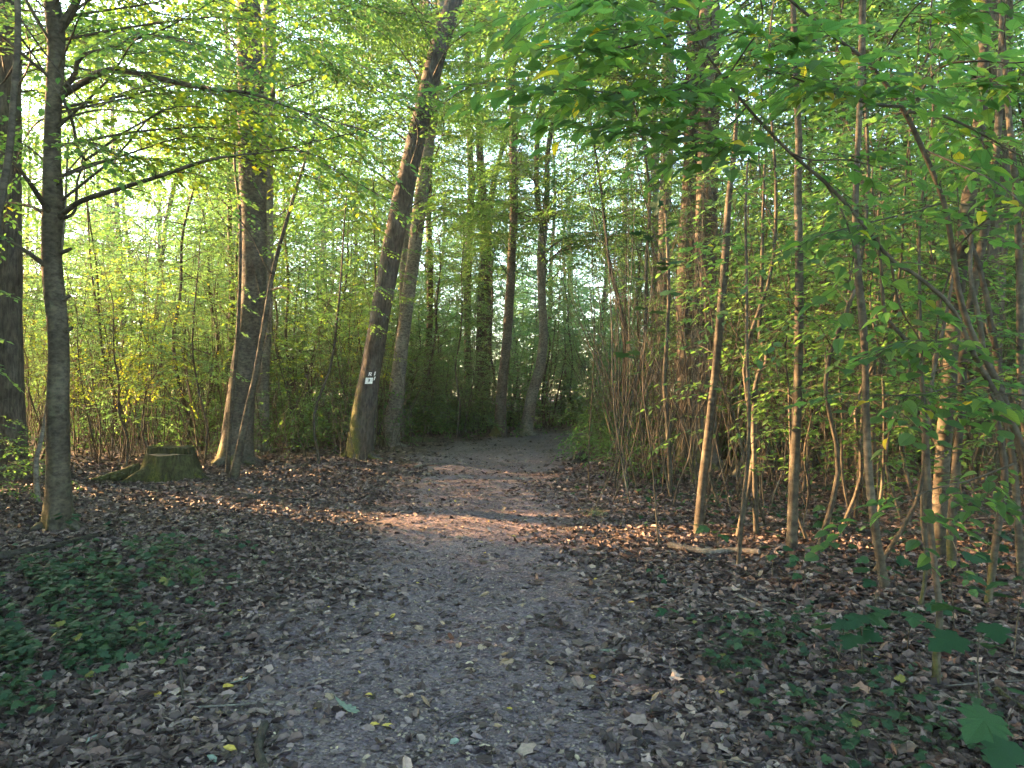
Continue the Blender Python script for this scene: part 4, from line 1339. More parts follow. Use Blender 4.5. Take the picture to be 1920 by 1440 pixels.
near_bough(a1, [(1640, 130), (1680, 60), (1720, 10), (1790, -40)], 3.3, 2.8, 5, seed=11, cap=165, sub=1.2)
near_bough(a1, [(1560, 65), (1500, 80), (1440, 70), (1380, 60)], 3.2, 2.8, 4, seed=12, cap=120)
near_bough(a1, [(1770, 380), (1700, 400), (1620, 420), (1540, 440)], 3.6, 3.0, 4, seed=13, cap=90)
near_bough(a1, [(1786, 470), (1840, 420), (1890, 390), (1960, 380)], 3.7, 3.3, 4, seed=14, cap=90)
near_bough(a1, [(1730, 280), (1800, 310), (1880, 350), (1950, 420)], 3.5, 2.8, 4, seed=17, cap=90)
near_bough(a1, [(1830, 640), (1780, 640), (1700, 640), (1640, 660)], 3.7, 3.2, 4, seed=18, cap=75)
near_bough(a1, [(1862, 700), (1800, 720), (1720, 740), (1640, 740)], 3.8, 3.3, 4, seed=19, cap=90, sub=1.2)
near_bough(a1, [(1900, 790), (1860, 745), (1880, 738), (1960, 745)], 3.8, 2.0, 4, seed=20, cap=18, twlen=0.1)
near_bough(a1, [(1900, 870), (1820, 900), (1740, 920), (1660, 960)], 3.8, 3.4, 4, seed=21, cap=75, sub=1.2)

# lit young tree: boughs in the upper right
yt, YP, _ = near_stem('slim shaded stem with leafy top beside the massive trunk', [(1940, 1060), (1930, 900), (1914, 700), (1912, 520), (1905, 360), (1890, 200), (1880, 60), (1870, -60)], 5.6, [14, 13, 12, 12, 11, 10, 8, 6], bark=B_NEAR, leafy=12)

# ------------------------------------------------------------------ maple seedlings with large lobed leaves
def maple_seedling(px, py, h, label, nleaf=6, size=0.12, seed=0, lean=0.0):
    rng = np.random.default_rng(seed)
    g = G(px, py)
    t = thing('maple_seedling', label, 'seedling', loc=g)
    q = catmull(np.array([[0, 0, -0.03], [lean * .3, rng.normal(0, .02), h * .5], [lean, rng.normal(0, .03), h]]), 9)
    add_obj('stem', build_mesh('stem', tube(q, np.linspace(0.0045, 0.002, 9), 6), [B_THIN]), t)
    for k in range(nleaf):
        tpos = 1 - 0.55 * (k // 2) / max(1, nleaf / 2)
        b = np.array([np.interp(tpos, np.linspace(0, 1, 9), q[:, j]) for j in range(3)])
        az = rng.uniform(0, 6.28) if k % 2 == 0 else az + math.pi + rng.normal(0, 0.3)
        d = np.array([math.cos(az), math.sin(az), 0.45])
        pl = size * rng.uniform(0.6, 1.0)
        e = b + unit(d) * pl
        pet = build_mesh('petiole', twig_batch(b[None], ((b + e) / 2 + [0, 0, .008])[None], e[None], [0.0018]), [B_THIN])
        add_obj('petiole', pet, t)
        o = add_obj('leaf', maple_meshes[int(rng.integers(3))], t, loc=tuple(e))
        o.rotation_mode = 'QUATERNION'
        o.rotation_quaternion = basis_quat((d[0], d[1], -0.25), (rng.normal(0, .25), rng.normal(0, .25) - .2, 1))
        o.scale = (size * rng.uniform(0.75, 1.15),) * 3
    return t


MS = [
    (1620, 1270, 0.32, 'maple seedling with broad leaves in front of the wavy stem', 6, 0.13),
    (1570, 1240, 0.22, 'small maple seedling left of the broad leaved one at lower right', 4, 0.11),
    (1700, 1235, 0.30, 'maple seedling beside the low forking stem', 6, 0.12),
    (1840, 1330, 0.40, 'large leaved maple seedling at the right edge', 5, 0.17),
    (1905, 1500, 0.30, 'maple seedling with a huge dark leaf in the bottom right corner', 4, 0.16),
    (1350, 1035, 0.20, 'two leaved maple seedling by the foot of the slanting stem', 4, 0.14),
    (1790, 1190, 0.45, 'tall maple seedling between stems at right', 6, 0.12),
    (1510, 1130, 0.30, 'maple seedling behind the dead stick at right', 6, 0.10),
    (1450, 1090, 0.26, 'thin maple seedling right of the grey dead branch', 5, 0.09),
    (1235, 1110, 0.16, 'tiny seedling with green leaves at the right path edge', 5, 0.07),
    (1260, 1180, 0.14, 'tiny seedling lower down the right path edge', 4, 0.07),
    (1220, 960, 0.22, 'small leafy seedling at the foot of the bank', 5, 0.08),
    (130, 1000, 0.18, 'broad leaved seedling at the foot of the nearest beech', 6, 0.10),
    (215, 1010, 0.14, 'small seedling right of the foot of the nearest beech', 5, 0.08),
    (1900, 1240, 0.5, 'maple seedling with dark leaves low at the right edge', 6, 0.14),
    (1640, 1150, 0.34, 'maple seedling near the foot of the wavy stem', 6, 0.11),
    (1560, 1040, 0.40, 'maple seedling right of the upright dark stem', 6, 0.10),
    (1850, 1120, 0.50, 'bushy maple seedling behind the right edge stems', 8, 0.12),
]
for k, (px, py, h, lab, nl, sz) in enumerate(MS):
    maple_seedling(px, py, h, lab, nl, sz, seed=500 + k, lean=random.uniform(-0.06, 0.06))
# mid-air maple sprigs of taller stems near the path
mt = thing('maple_sapling', 'maple sapling with wide blue green leaves in front of the reddish trunk', 'sapling', loc=G(1235, 985))
W = px_poly([(1235, 985), (1222, 860), (1205, 720), (1212, 620), (1222, 540), (1228, 420)], 7.2)
W[0, 2] = mt.location.z - 0.03
W -= np.array(mt.location)
W[:, 1] += 0
Pm = catmull(W, 20)
add_obj('stem', build_mesh('stem', tube(Pm, np.linspace(0.010, 0.003, 20), 7), [B_THIN]), mt)
rngm = np.random.default_rng(9)
A, B, C = twigs_on(Pm[10:], rngm, 0.09, 0.30, t0=0.05)
leaf_objs(mt, A, B, C, rngm, 0.12, 0.16, maple_meshes, cap=48, hang=0.3)


# ------------------------------------------------------------------ the stump
def build_stump():
    g = G(320, 898)
    t = thing('tree_stump', 'wide moss covered tree stump with spreading roots left of the path', 'stump', loc=g)
    Y = g[1]
    n = 48
    th = np.linspace(0, 2 * np.pi, n, endpoint=False)
    rt = 0.40
    hs_ = np.linspace(0, 1, 12)
    ridge = [(math.pi * 0.97, 0.95, 0.34), (-2.3, 0.40, 0.3), (-0.35, 0.75, 0.3), (-1.3, 0.25, 0.4), (0.9, 0.5, .35), (2.2, 0.5, .35), (-0.85, 0.2, .25)]
    V = []
    rngs = np.random.default_rng(2)
    ph = rngs.uniform(0, 6, 5)
    for h in hs_:
        fl = (1 - h) ** 2.2
        rr = rt * (1.0 + 0.30 * (1 - h)) * np.ones(n)
        for a, am, w in ridge:
            d = np.angle(np.exp(1j * (th - a)))
            rr = rr + rt * am * np.exp(-(d / w) ** 2) * fl + 0.025 * np.exp(-(d / w) ** 2)
        rr = rr * (1 + 0.03 * np.sin(9 * th + ph[0] + h * 3) + 0.02 * np.sin(17 * th + ph[1] - h * 4))
        zt = 0.44 + 0.0 * th
        z = h * zt - 0.06 * (1 - h) + 0.01 * np.sin(5 * th)
        V.append(np.stack([rr * np.cos(th), rr * np.sin(th) * 0.9, z], 1))
    V = np.concatenate(V)
    i = np.arange(11)[:, None] * n; j = np.arange(n)[None]; k = (j + 1) % n
    F = np.stack([i + j, i + k, i + n + k, i + n + j], -1).reshape(-1, 4)
    add_obj('bark', build_mesh('bark', [dict(v=V, f=F, s=True)], [B_STUMP]), t)
    top = V[-n:]
    rings = [top, top * [0.6, 0.6, 1] + [0, 0, 0.004], top.mean(0)[None]]
    Vt = np.vstack(rings)
    Ft = np.stack([np.arange(n), (np.arange(n) + 1) % n, n + (np.arange(n) + 1) % n, n + np.arange(n)], 1)
    Ft2 = np.stack([n + np.arange(n), n + (np.arange(n) + 1) % n, np.full(n, 2 * n)], 1)
    add_obj('cut_face', build_mesh('cut_face', [dict(v=Vt, f=Ft, s=True), dict(v=Vt, f=Ft2, s=True)], [M_CUT]), t)
    # raised hinge step at the back of the cut
    m = 26
    a = np.linspace(0.12, math.pi - 0.12, m)
    ob = np.stack([rt * 1.02 * np.cos(a), rt * 0.93 * np.sin(a), np.zeros(m)], 1)
    ib = np.stack([rt * 1.02 * np.cos(a), rt * 0.10 * np.sin(a) - 0.12 + 0.02 * np.sin(a * 9), np.zeros(m)], 1)
    z0, z1 = 0.425, 0.56 + 0.012 * np.sin(a * 7)
    up = lambda q, z: np.column_stack([q[:, :2], np.full(m, z) if np.isscalar(z) else z])
    Vs = np.vstack([up(ob * [1.0, 1.0, 1], z0), up(ob * [.95, .95, 1], z1), up(ib * [.95, 1, 1], z1 - 0.01), up(ib, z0)])
    q = np.arange(m - 1)
    Fs = np.vstack([np.stack([q + s * m + 1, q + s * m, q + (s + 1) * m, q + (s + 1) * m + 1], 1) for s in range(3)])
    ends = np.array([[0, 3 * m, 2 * m, m], [m - 1, 2 * m - 1, 3 * m - 1, 4 * m - 1]])
    add_obj('raised_step', build_mesh('raised_step', [dict(v=Vs, f=np.vstack([Fs, ends]), s=False)], [B_STUMP]), t)
    for (pts, r) in [([(-0.45, -0.12, 0.20), (-0.75, -0.25, 0.09), (-1.05, -0.35, 0.03), (-1.35, -0.42, -0.05)], 0.11), ([(0.40, -0.1, 0.16), (0.62, -0.2, 0.06), (0.85, -0.28, -0.03)], 0.10),
                     ([(-0.28, -0.35, 0.14), (-0.42, -0.62, 0.03), (-0.5, -0.85, -0.05)], 0.09), ([(0.15, -0.38, 0.12), (0.2, -0.55, 0.02), (0.22, -0.7, -0.05)], 0.07)]:
        add_obj('root', build_mesh('root', tube(catmull(np.array(pts), 10), np.linspace(r, r * 0.3, 10), 9, rough=0.15), [B_STUMP]), t)


build_stump()


# ------------------------------------------------------------------ dead wood on the ground
def lying(name, label, pts, w, bark=B_DEAD, lift=0.6, taper=0.45, rough=0.15, cat='stick', fork=None, group=None):
    W = []
    for (px, py) in pts:
        g = G(px, py)
        W.append([g[0], g[1], g[2] + rad(w, g[1]) * lift + 0.012])
    W = np.array(W)
    base = W[0].copy()
    P = catmull(W, 20) - base
    r0 = rad(w, W[len(W) // 2][1])
    o = add_obj(name, build_mesh(name, tube(P, np.linspace(r0, r0 * taper, 20), 9, rough=rough, seed=int(pts[0][0])), [bark]), loc=tuple(base), label=label, category=cat)
    if group:
        o['group'] = group
    return o


lying('dead_branch', 'thick grey curved dead branch lying right of the path', [(1256, 1030), (1285, 1036), (1330, 1043), (1375, 1040), (1424, 1043)], 13, lift=0.9, taper=0.7, cat='branch')
lying('stick', 'straight thin stick pointing at the path from lower left', [(338, 1335), (400, 1330), (460, 1326), (517, 1322)], 5)
lying('stick', 'crooked upright-lying stick left of the path', [(331, 1228), (338, 1262), (342, 1300), (346, 1330), (352, 1350)], 8, bark=B_DARKDEAD)
lying('dead_branch', 'short thick dark stick cut by the bottom edge', [(496, 1368), (488, 1398), (486, 1420), (496, 1450)], 17, bark=B_DARKDEAD, taper=0.9, cat='branch')
lying('stick', 'long thin pale twig lying over the ivy', [(188, 1170), (240, 1162), (300, 1159), (372, 1156)], 3.5, bark=B_PALE)
lying('stick', 'straight brown stick among seedlings at right', [(1385, 1122), (1430, 1142), (1480, 1166)], 6)
lying('fallen_log', 'dark rotting log half hidden in leaves at the left edge', [(-80, 1062), (20, 1048), (90, 1036), (180, 1012)], 17, bark=B_DARKDEAD, taper=0.8, cat='log')
lying('stick', 'thin dark curved twig lying across the path', [(826, 1366), (850, 1352), (875, 1344), (905, 1340)], 3, bark=B_DARKDEAD)
lying('stick', 'thin dark straight twig right of the curved twig', [(940, 1355), (985, 1368)], 3, bark=B_DARKDEAD)
lying('stick', 'thin dark twig on the leaves at the right edge of the path', [(1010, 1172), (1040, 1182), (1078, 1194)], 4, bark=B_DARKDEAD)
lying('stick', 'thin curved twig in the litter at lower right', [(1490, 1300), (1520, 1285), (1550, 1272), (1600, 1260)], 4, bark=B_DARKDEAD)
lying('dead_branch', 'pale bare branch lying across the far end of the path clearing', [(815, 799), (850, 801), (885, 800), (905, 803)], 5, bark=B_PALE, cat='branch')
lying('dead_branch', 'grey branch lying in front of the pale one at the far bend', [(828, 818), (860, 816), (895, 812)], 4, cat='branch')
lying('fallen_log', 'short grey log at the foot of the twisted tree', [(974, 795), (985, 791), (997, 787)], 9, bark=B_PALE, taper=0.9, cat='log')
lying('dead_branch', 'low dark branch by the left edge of the path', [(776, 880), (790, 876), (802, 874), (836, 872)], 7, cat='branch')
lying('stick', 'dark twig in the litter left of the path', [(440, 945), (480, 935), (530, 938), (580, 940)], 6, bark=B_DARKDEAD)
lying('fallen_log', 'thick fallen grey trunk piece in the undergrowth left of the orange stem', [(1375, 905), (1400, 860), (1420, 835)], 12, bark=B_PALE, taper=0.8, cat='log')
lying('fallen_log', 'reddish broken log at the bottom right edge', [(1870, 1300), (1900, 1325), (1940, 1345)], 12, bark=B_OAK, taper=0.8, cat='log')
rs = random.Random(21)
for k in range(60):
    y = 2.5 + 12 * rs.random()
    x = rs.uniform(-0.7, 0.7) * y
    if abs(x - float(pcx(y))) < 1.0:
        continue
    a = rs.uniform(0, 3.14); L = rs.uniform(0.15, 0.6)
    q = []
    for t in np.linspace(-.5, .5, 4):
        xx, yy = x + math.cos(a) * L * t + rs.gauss(0, .015), y + math.sin(a) * L * t + rs.gauss(0, .015)
        q.append([xx, yy, float(ground(xx, yy)) + 0.022 + rs.uniform(0, .01)])
    q = np.array(q)
    left = x < float(pcx(y))
    add_obj('twig', build_mesh('twig', tube(catmull(q, 8) - q[0], np.linspace(0.005, 0.002, 8) * rs.uniform(.6, 1.5), 5), [rs.choice([B_DEAD, B_DARKDEAD])]), loc=tuple(q[0]),
            label='thin broken twig in the litter %s of the path' % ('left' if left else 'right'), category='twig', group='broken twigs %s of the path' % ('left' if left else 'right'))

# small dark rotten stump on the bank
g = G(1085, 868)
rs_t = thing('rotten_stump', 'small dark rotten stump on the leafy bank right of the path', 'stump', loc=g)
P = catmull(np.array([[0, 0, -0.05], [0.02, 0, 0.1], [0.03, 0.02, 0.26]]), 8)
add_obj('wood', build_mesh('wood', tube(P, np.array([.17, .14, .12, .115, .11, .1, .09, .07]), 14, rough=0.3, seed=4), [B_DARKDEAD]), rs_t)
add_obj('root', build_mesh('root', tube(catmull(np.array([[.05, -.05, .12], [.3, -.1, .05], [.55, -.12, -.03]]), 8), np.linspace(.07, .03, 8), 8, rough=.2), [B_DARKDEAD]), rs_t)


# ------------------------------------------------------------------ ground cover
def ivy_cover(name, label, blobs, n, size, seed, mat=M_IVY):
    rng = np.random.default_rng(seed)
    P = []
    for (px, py, rx, ry, w) in blobs:
        g = G(px, py)
        m = int(n * w)
        P.append(np.stack([g[0] + rng.normal(0, rx, m), g[1] + rng.normal(0, ry, m)], 1))
    P = np.vstack(P)
    # clump
    keep = (np.sin(P[:, 0] * 6.1 + 1) * np.sin(P[:, 1] * 5.3) + np.sin(P[:, 0] * 13 + P[:, 1] * 11)) > -0.7
    P = P[keep]
    d = np.abs(P[:, 0] - pcx(P[:, 1])) - pw(P[:, 1])
    P = P[d > -0.05]
    m = len(P)
    z = ground(P[:, 0], P[:, 1]) + rng.uniform(0.02, 0.13, m)
    a = rng.uniform(0, 6.28, m)
    dirv = np.stack([np.cos(a), np.sin(a), rng.normal(-0.1, .2, m)], 1)
    nor = np.stack([rng.normal(0, .35, m), rng.normal(0, .35, m) - .1, np.ones(m)], 1)
    pos = np.column_stack([P, z])
    ch = leaf_batch(pos, dirv, nor, size * rng.uniform(.6, 1.3, m), TM, rng.beta(2, 2, m) * .97)
    foot = pos.copy(); foot[:, 2] = ground(P[:, 0], P[:, 1]); foot[:, :2] += rng.normal(0, .03, (m, 2))
    ch += twig_batch(foot, (foot + pos) / 2, pos, np.full(m, .0013), m=1)
    add_obj(name, build_mesh(name, ch, [mat, B_THIN]), kind='stuff', label=label, category='ground cover')


ivy_cover('ivy_ground_cover', 'dark ivy and low leaves covering the ground at left', [(60, 1130, .55, .45, .4), (190, 1090, .45, .35, .25), (60, 1230, .35, .22, .2), (180, 1220, .3, .2, .12), (300, 1030, .35, .3, .08), (0, 1330, .15, .15, .05)], 2900, 0.052, 31)
ivy_cover('ivy_ground_cover', 'sparse dark ivy leaves among litter at lower right', [(1420, 1200, .30, .22, .3), (1360, 1250, .18, .12, .15), (1560, 1290, .4, .3, .25), (1450, 1400, .3, .15, .15), (1700, 1400, .3, .2, .2)], 800, 0.045, 32)
ivy_cover('low_seedlings', 'low green seedlings spread under the stems at right', [(1500, 960, 1.3, 1.4, .5), (1750, 1010, 1.0, 1.0, .3), (1330, 930, .9, 1.0, .2)], 900, 0.065, 33, mat=M_MAPLE)


def tuft(px, py, label, n=60, h=0.12, seed=0, spread=0.08):
    rng = np.random.default_rng(seed)
    g = np.array(G(px, py))
    P0 = np.column_stack([rng.normal(0, spread, (n, 2)), np.zeros(n)])
    a = rng.uniform(0, 6.28, n)
    D = np.stack([np.cos(a), np.sin(a), rng.uniform(1.0, 2.6, n)], 1); D = unit(D)
    L = h * rng.uniform(.6, 1.5, n)
    P1 = P0 + D * (L * .6)[:, None]
    P2 = P0 + D * L[:, None] + np.stack([np.cos(a), np.sin(a), -.3 * np.ones(n)], 1) * (L * .35)[:, None]
    add_obj('grass_tuft', build_mesh('grass_tuft', twig_batch(P0, P1, P2, np.full(n, .0022)), [M_GRASS]), loc=tuple(g), label=label, category='grass')


tuft(352, 1090, 'small grass tuft in the litter left of the path', seed=1)
tuft(1115, 965, 'low mossy grass tuft at the right edge of the path', seed=2, h=0.08)
tuft(780, 828, 'bright grass tuft at the left edge of the path by the marked tree', n=260, h=0.16, seed=3, spread=0.28)

# leafy boughs up the trunks of the tall trees
for k, (t, P, Y) in enumerate(HERO):
    if Y > 12 and 'tree' in t.name and 'sapling' not in t.name:
        top = 1.6 + 0.56 * Y + 1
        dress(t, P, 6.5 if Y < 16.3 else 5.5, min(P[-1, 2], top), 24 if Y < 20 else 18, SPRAY, 900 + k, sc=1.1)
        if Y > 20:
            dress(t, P, 9.0, min(P[-1, 2], top), 16, SPRAY, 1200 + k, sc=1.3)
dress(t1, P1, 3.8, 7.4, 20, SPRAY_N, 950, az=0.2, spread=1.3, up=0.1)
dress(t1, P1, 3.2, 7.4, 7, SPRAY_Y, 951, az=0.0, spread=1.0, up=0.0)
dress(t1, P1, 4.0, 7.4, 8, SPRAY_N, 952, az=3.1, spread=1.2)
print('forest')
# ------------------------------------------------------------------ the thicket: saplings, bushes and trees of the forest
rf = random.Random(99)


def copy_plant(name, meshes, names, loc, rz, sc, label, cat, group, lean=None):
    r = bpy.data.objects.new(name, None)
    COL.objects.link(r)
    r.location = loc
    r.rotation_euler = (lean[0], lean[1], rz) if lean else (0, 0, rz)
    r.scale = (sc, sc, sc)
    r['label'] = label; r['category'] = cat; r['group'] = group
    for nm, me in zip(names, meshes):
        c = bpy.data.objects.new(nm, me)
        COL.objects.link(c)
        c.parent = r
        if nm in ('foliage', 'crown'):
            c['kind'] = 'stuff'
    return r


def clear_of_path(x, y, m):
    return abs(x - float(pcx(y))) > float(pw(y)) + m


def zone(x, y):
    px = 960 + x / y * FPX
    return px


def place(x, y):
    px = zone(x, y)
    for lim, txt in ((60, 'behind the far left trunk'), (200, 'behind the nearest beech'), (400, 'behind the mossy stump'), (520, 'beside the mossy rooted beech'),
                     (660, 'between mossy rooted beech and marked tree'), (800, 'behind the marked tree'), (930, 'among the dark forked trees'), (1060, 'beyond the path bend'),
                     (1200, 'right of the twisted tree'), (1340, 'around the reddish and grey trunks'), (1480, 'left of the upright dark stem'), (1640, 'between upright dark and wavy stems'),
                     (1760, 'between wavy and orange lit stems'), (9999, 'around the massive right trunk')):
        if px < lim:
            return txt


SUNNY = [(4.0, 6.4, 2.4), (4.3, 6.5, 3.6), (5.5, 12.6, 0.0), (8.0, 12.4, 0.0),
         (-6.0, 15.4, 0.3), (-3.4, 16.6, 0.8), (2.2, 7.7, 1.8), (-2.4, 20, 4.0), (0.3, 30, 4.5), (-5, 13, 3.5), (1.2, 26, 3),
         (-3, 25, 1.5), (-1.5, 26, 2.5), (0.5, 27, 1.5), (2, 24, 2), (3.5, 20, 1.5), (4, 17, 1)]


def in_lane(x, y, h, rad_, z_low):
    """True where a plant would stand in one of the gaps through which the low sun reaches the wood's inside."""
    for (tx, ty, tz) in SUNNY:
        dx, dy = x - tx, y - ty
        sx, sy = math.sin(SUN_AZ), math.cos(SUN_AZ)
        t = dx * sx + dy * sy
        if t < 1.5:
            continue
        off = abs(dx * sy - dy * sx)
        z = tz + t * math.tan(SUN_EL)
        if z > h: continue
        if z < z_low:
            if off < 0.25: return True
        elif off < rad_:
            return True
    return False


TRUNKS = [(1318, 14), (1288, 15.4), (470, 15.5), (700, 16.6), (755, 20.5), (950, 25.5), (1008, 26.5), (1850, 12.5), (1240, 21)]


def hides_trunk(x, y, near=150):
    px = zone(x, y)
    for (tp, ty) in TRUNKS:
        if y < ty and abs(px - tp) < (near if y < 13 else 75 if y < 18 else 36):
            return True
    return False


def rank(y):
    return 'front rank' if y < 14 else ('second rank' if y < 20 else ('third rank' if y < 27 else 'rear rank'))


def tall_word(h):
    return 'short' if h < 4.6 else ('medium tall' if h < 6.2 else 'tall')


taken = []


def free(x, y, d):
    for (a, b) in taken:
        if (a - x) ** 2 + (b - y) ** 2 < d * d:
            return False
    return True


# mid-ground thicket
n_s = 0
tries = 0
while n_s < 285 and tries < 30000:
    tries += 1
    y = 9.0 + 27 * rf.random() ** 0.85
    x = rf.uniform(-0.76, 0.76) * (y + 1)
    px = zone(x, y)
    left = x < float(pcx(y))
    if left and y < 14.5: continue
    if left and y < 17 and px > 430: continue
    if not left and y < 9.5: continue
    if not clear_of_path(x, y, 0.9 if y > 22 else 0.6): continue
    if y > 18 and not clear_of_path(x, y, 1.0): continue
    if not free(x, y, 0.42): continue
    if in_lane(x, y, 6.5, 0.5, 1.2) and rf.random() < .7: continue
    if hides_trunk(x, y) and rf.random() < .9: continue
    taken.append((x, y))
    yel = left and px < 720 and rf.random() < 0.6
    pool = SAPY if yel else SAP
    st = rf.choice(pool)
    if not left and y < 15:
        st = SAP[rf.choice((1, 3, 5))]
    sc = rf.uniform(0.7, 1.2)
    hh = sc * ([5.0, 6.8, 4.4][SAPY.index(st)] if yel else [5.5, 6.8, 4.6, 7.6, 5.0, 8.4][SAP.index(st)])
    lab = '%s thin %s sapling %s, %s' % (tall_word(hh), 'backlit yellow' if yel else 'green', place(x, y), rank(y))
    grp = lab
    copy_plant('thin_sapling', st, ('stem', 'foliage'), (x, y, float(ground(x, y)) - 0.02), rf.uniform(0, 6.28), sc, lab, 'sapling', grp,
               lean=(rf.gauss(0, 0.13), rf.gauss(0, 0.13)))
    n_s += 1
# taller understorey trees
n_m = 0
while n_m < 84:
    y = 9.5 + 24 * rf.random()
    x = rf.uniform(-0.74, 0.74) * y
    left = x < float(pcx(y))
    if not clear_of_path(x, y, 0.7): continue
    if left and y < 13: continue
    if not free(x, y, 0.5): continue
    if hides_trunk(x, y): continue
    if in_lane(x, y, 10, 0.8, 2.5) and rf.random() < .8: continue
    taken.append((x, y))
    side = '%s, %s' % (place(x, y), rank(y))
    copy_plant('understorey_tree', rf.choice(TALLSAP), ('stem', 'foliage'), (x, y, float(ground(x, y)) - 0.03), rf.uniform(0, 6.28), rf.uniform(0.85, 1.15),
               'slender understorey tree with high leafy crown %s' % side, 'tree', 'slender understorey trees %s' % side, lean=(rf.gauss(0, 0.05), rf.gauss(0, 0.05)))
    n_m += 1
def near_spot(y):
    return ('before the dead branch' if y < 6.5 else ('level with the slanting stem' if y < 8 else ('just behind the slanting stem' if y < 9.3 else 'farther in')))


# nearer saplings on the right, finer leaves
n_n = 0
while n_n < 22:
    y = rf.uniform(5.6, 10.5)
    px = rf.uniform(1180, 1990)
    x = (px - 960) / FPX * y
    if not clear_of_path(x, y, 1.3) or not free(x, y, 0.4): continue
    if px < 1330 and y < 9.3: continue
    if hides_trunk(x, y, 60): continue
    taken.append((x, y))
    copy_plant('thin_sapling', rf.choice(NEARSAP), ('stem', 'foliage'), (x, y, float(ground(x, y)) - 0.02), rf.uniform(0, 6.28), rf.uniform(0.7, 1.1),
               'slim leafy near sapling %s, %s' % (place(x, y), near_spot(y)), 'sapling', 'near saplings %s, %s' % (place(x, y), near_spot(y)), lean=(rf.gauss(0, 0.07), rf.gauss(0, 0.07)))
    n_n += 1
# tangle of thin bare stems between the saplings
BR = []
for k in range(5):
    rgb = np.random.default_rng(700 + k)
    ch = []
    for q in range(5):
        H = rgb.uniform(1.4, 6.2)
        b = np.append(rgb.normal(0, .35, 2), 0)
        a = rgb.uniform(0, 6.28); ln = rgb.uniform(.05, .55)
        w = np.cumsum(rgb.normal(0, .06, (6, 3)), 0); w[0] = 0
        z = np.linspace(0, 1, 6)[:, None]
        P = catmull(b + w + z * H * np.array([math.cos(a) * ln, math.sin(a) * ln, 1]), 12)
        ch += tube(P, np.linspace(rgb.uniform(.006, .014), .002, 12), 5, cap=False)
        A, B_, C = twigs_on(P, rgb, .35, .5, t0=.3, droop=-.2)
        ch += twig_batch(A, A + B_ * (C * .5)[:, None] + [0, 0, .02], A + B_ * C[:, None] + np.outer(C, [0, 0, .1]), np.full(len(A), .003))
    BR.append(build_mesh('brushwood', ch, [B_THIN]))
# low bushes
for (px, py, k, s) in [(520, 850, 0, .6), (560, 840, 1, .7), (600, 842, 2, .5), (630, 835, 0, .5), (700, 835, 3, .8), (735, 822, 1, .8), (760, 815, 2, .6), (715, 815, 0, .7), (20, 905, 0, .8), (60, 925, 1, .8),
                       (-10, 950, 2, .6), (480, 845, 1, .7), (820, 802, 1, .9), (770, 803, 0, 1.0), (920, 805, 3, 1.0), (850, 798, 2, .8), (900, 803, 1, .8), (955, 803, 3, .8), (1092, 838, 3, .9), (1095, 848, 1, .9),
                       (1100, 870, 3, .8), (1130, 880, 0, .6), (1160, 890, 1, .7), (1190, 895, 2, .5), (1090, 820, 2, .9), (1120, 830, 0, 1.0), (1230, 905, 3, .9), (1120, 806, 0, 1.1), (1100, 800, 1, 1.2), (660, 812, 1, .9)]:
    g = G(px, py)
    side = 'left of the path by the marked tree' if px < 790 else ('at the far bend of the path' if px < 1045 else 'on the bank right of the path')
    if px < 100: side = 'at the left edge behind the nearest beech'
    copy_plant('leafy_bush', BUSH[k], ('stem', 'foliage'), (g[0], g[1], g[2] - 0.02), rf.uniform(0, 6.28), s, 'low leafy green bush ' + side, 'bush', 'low bushes ' + side)
def brush_spot(px, y):
    return ('at its front' if y < 25.3 else ('in its middle' if y < 27.2 else 'at its back'))


# brush closing the clearing at the far end, left of the bend
for k in range(60):
    px = rf.uniform(735, 935); y = rf.uniform(23.5, 29)
    x = (px - 960) / FPX * y
    if k < 22:
        copy_plant('thin_sapling', SAP[k % 6], ('stem', 'foliage'), (x, y, float(ground(x, y)) - .02), rf.uniform(0, 6.28), rf.uniform(.4, .7),
                   'young sapling in the brush closing the clearing, ' + place(x, y) + ', ' + brush_spot(px, y), 'sapling', 'young saplings in the brush closing the clearing, ' + place(x, y) + ', ' + brush_spot(px, y), lean=(rf.gauss(0, .08), rf.gauss(0, .08)))
    else:
        copy_plant('leafy_bush', BUSH[k % 4], ('stem', 'foliage'), (x, y, float(ground(x, y)) - .02), rf.uniform(0, 6.28), rf.uniform(1, 1.6),
                   'leafy bush in the brush closing the clearing, ' + place(x, y) + ', ' + brush_spot(px, y), 'bush', 'bushes in the brush closing the clearing, ' + place(x, y) + ', ' + brush_spot(px, y))
for k in range(34):
    px = rf.uniform(1055, 1250); y = rf.uniform(16, 26)
    x = (px - 960) / FPX * y
    if not clear_of_path(x, y, .3): continue
    copy_plant('leafy_bush', BUSH[k % 4], ('stem', 'foliage'), (x, y, float(ground(x, y)) - .02), rf.uniform(0, 6.28), rf.uniform(.8, 1.4),
               'leafy bush beside the bend %s, %s' % (place(x, y), rank(y)), 'bush', 'bushes beside the bend %s, %s' % (place(x, y), rank(y)))
n_b = 0
while n_b < 240:
    y = 9 + 26 * rf.random()
    x = rf.uniform(-0.74, 0.76) * y
    left = x < float(pcx(y))
    if left and y < 17: continue
    if not clear_of_path(x, y, 0.3): continue
    if not left and y < 15 and rf.random() < .65: continue
    if hides_trunk(x, y, 70): continue
    n_b += 1
    side = '%s, %s' % (place(x, y), rank(y))
    copy_plant('leafy_bush', rf.choice(BUSH), ('stem', 'foliage'), (x, y, float(ground(x, y)) - 0.02), rf.uniform(0, 6.28), rf.uniform(0.7, 1.5) * (1 + (y - 9) * .02),
               'low leafy shoot ' + side, 'bush', 'undergrowth shoots ' + side)

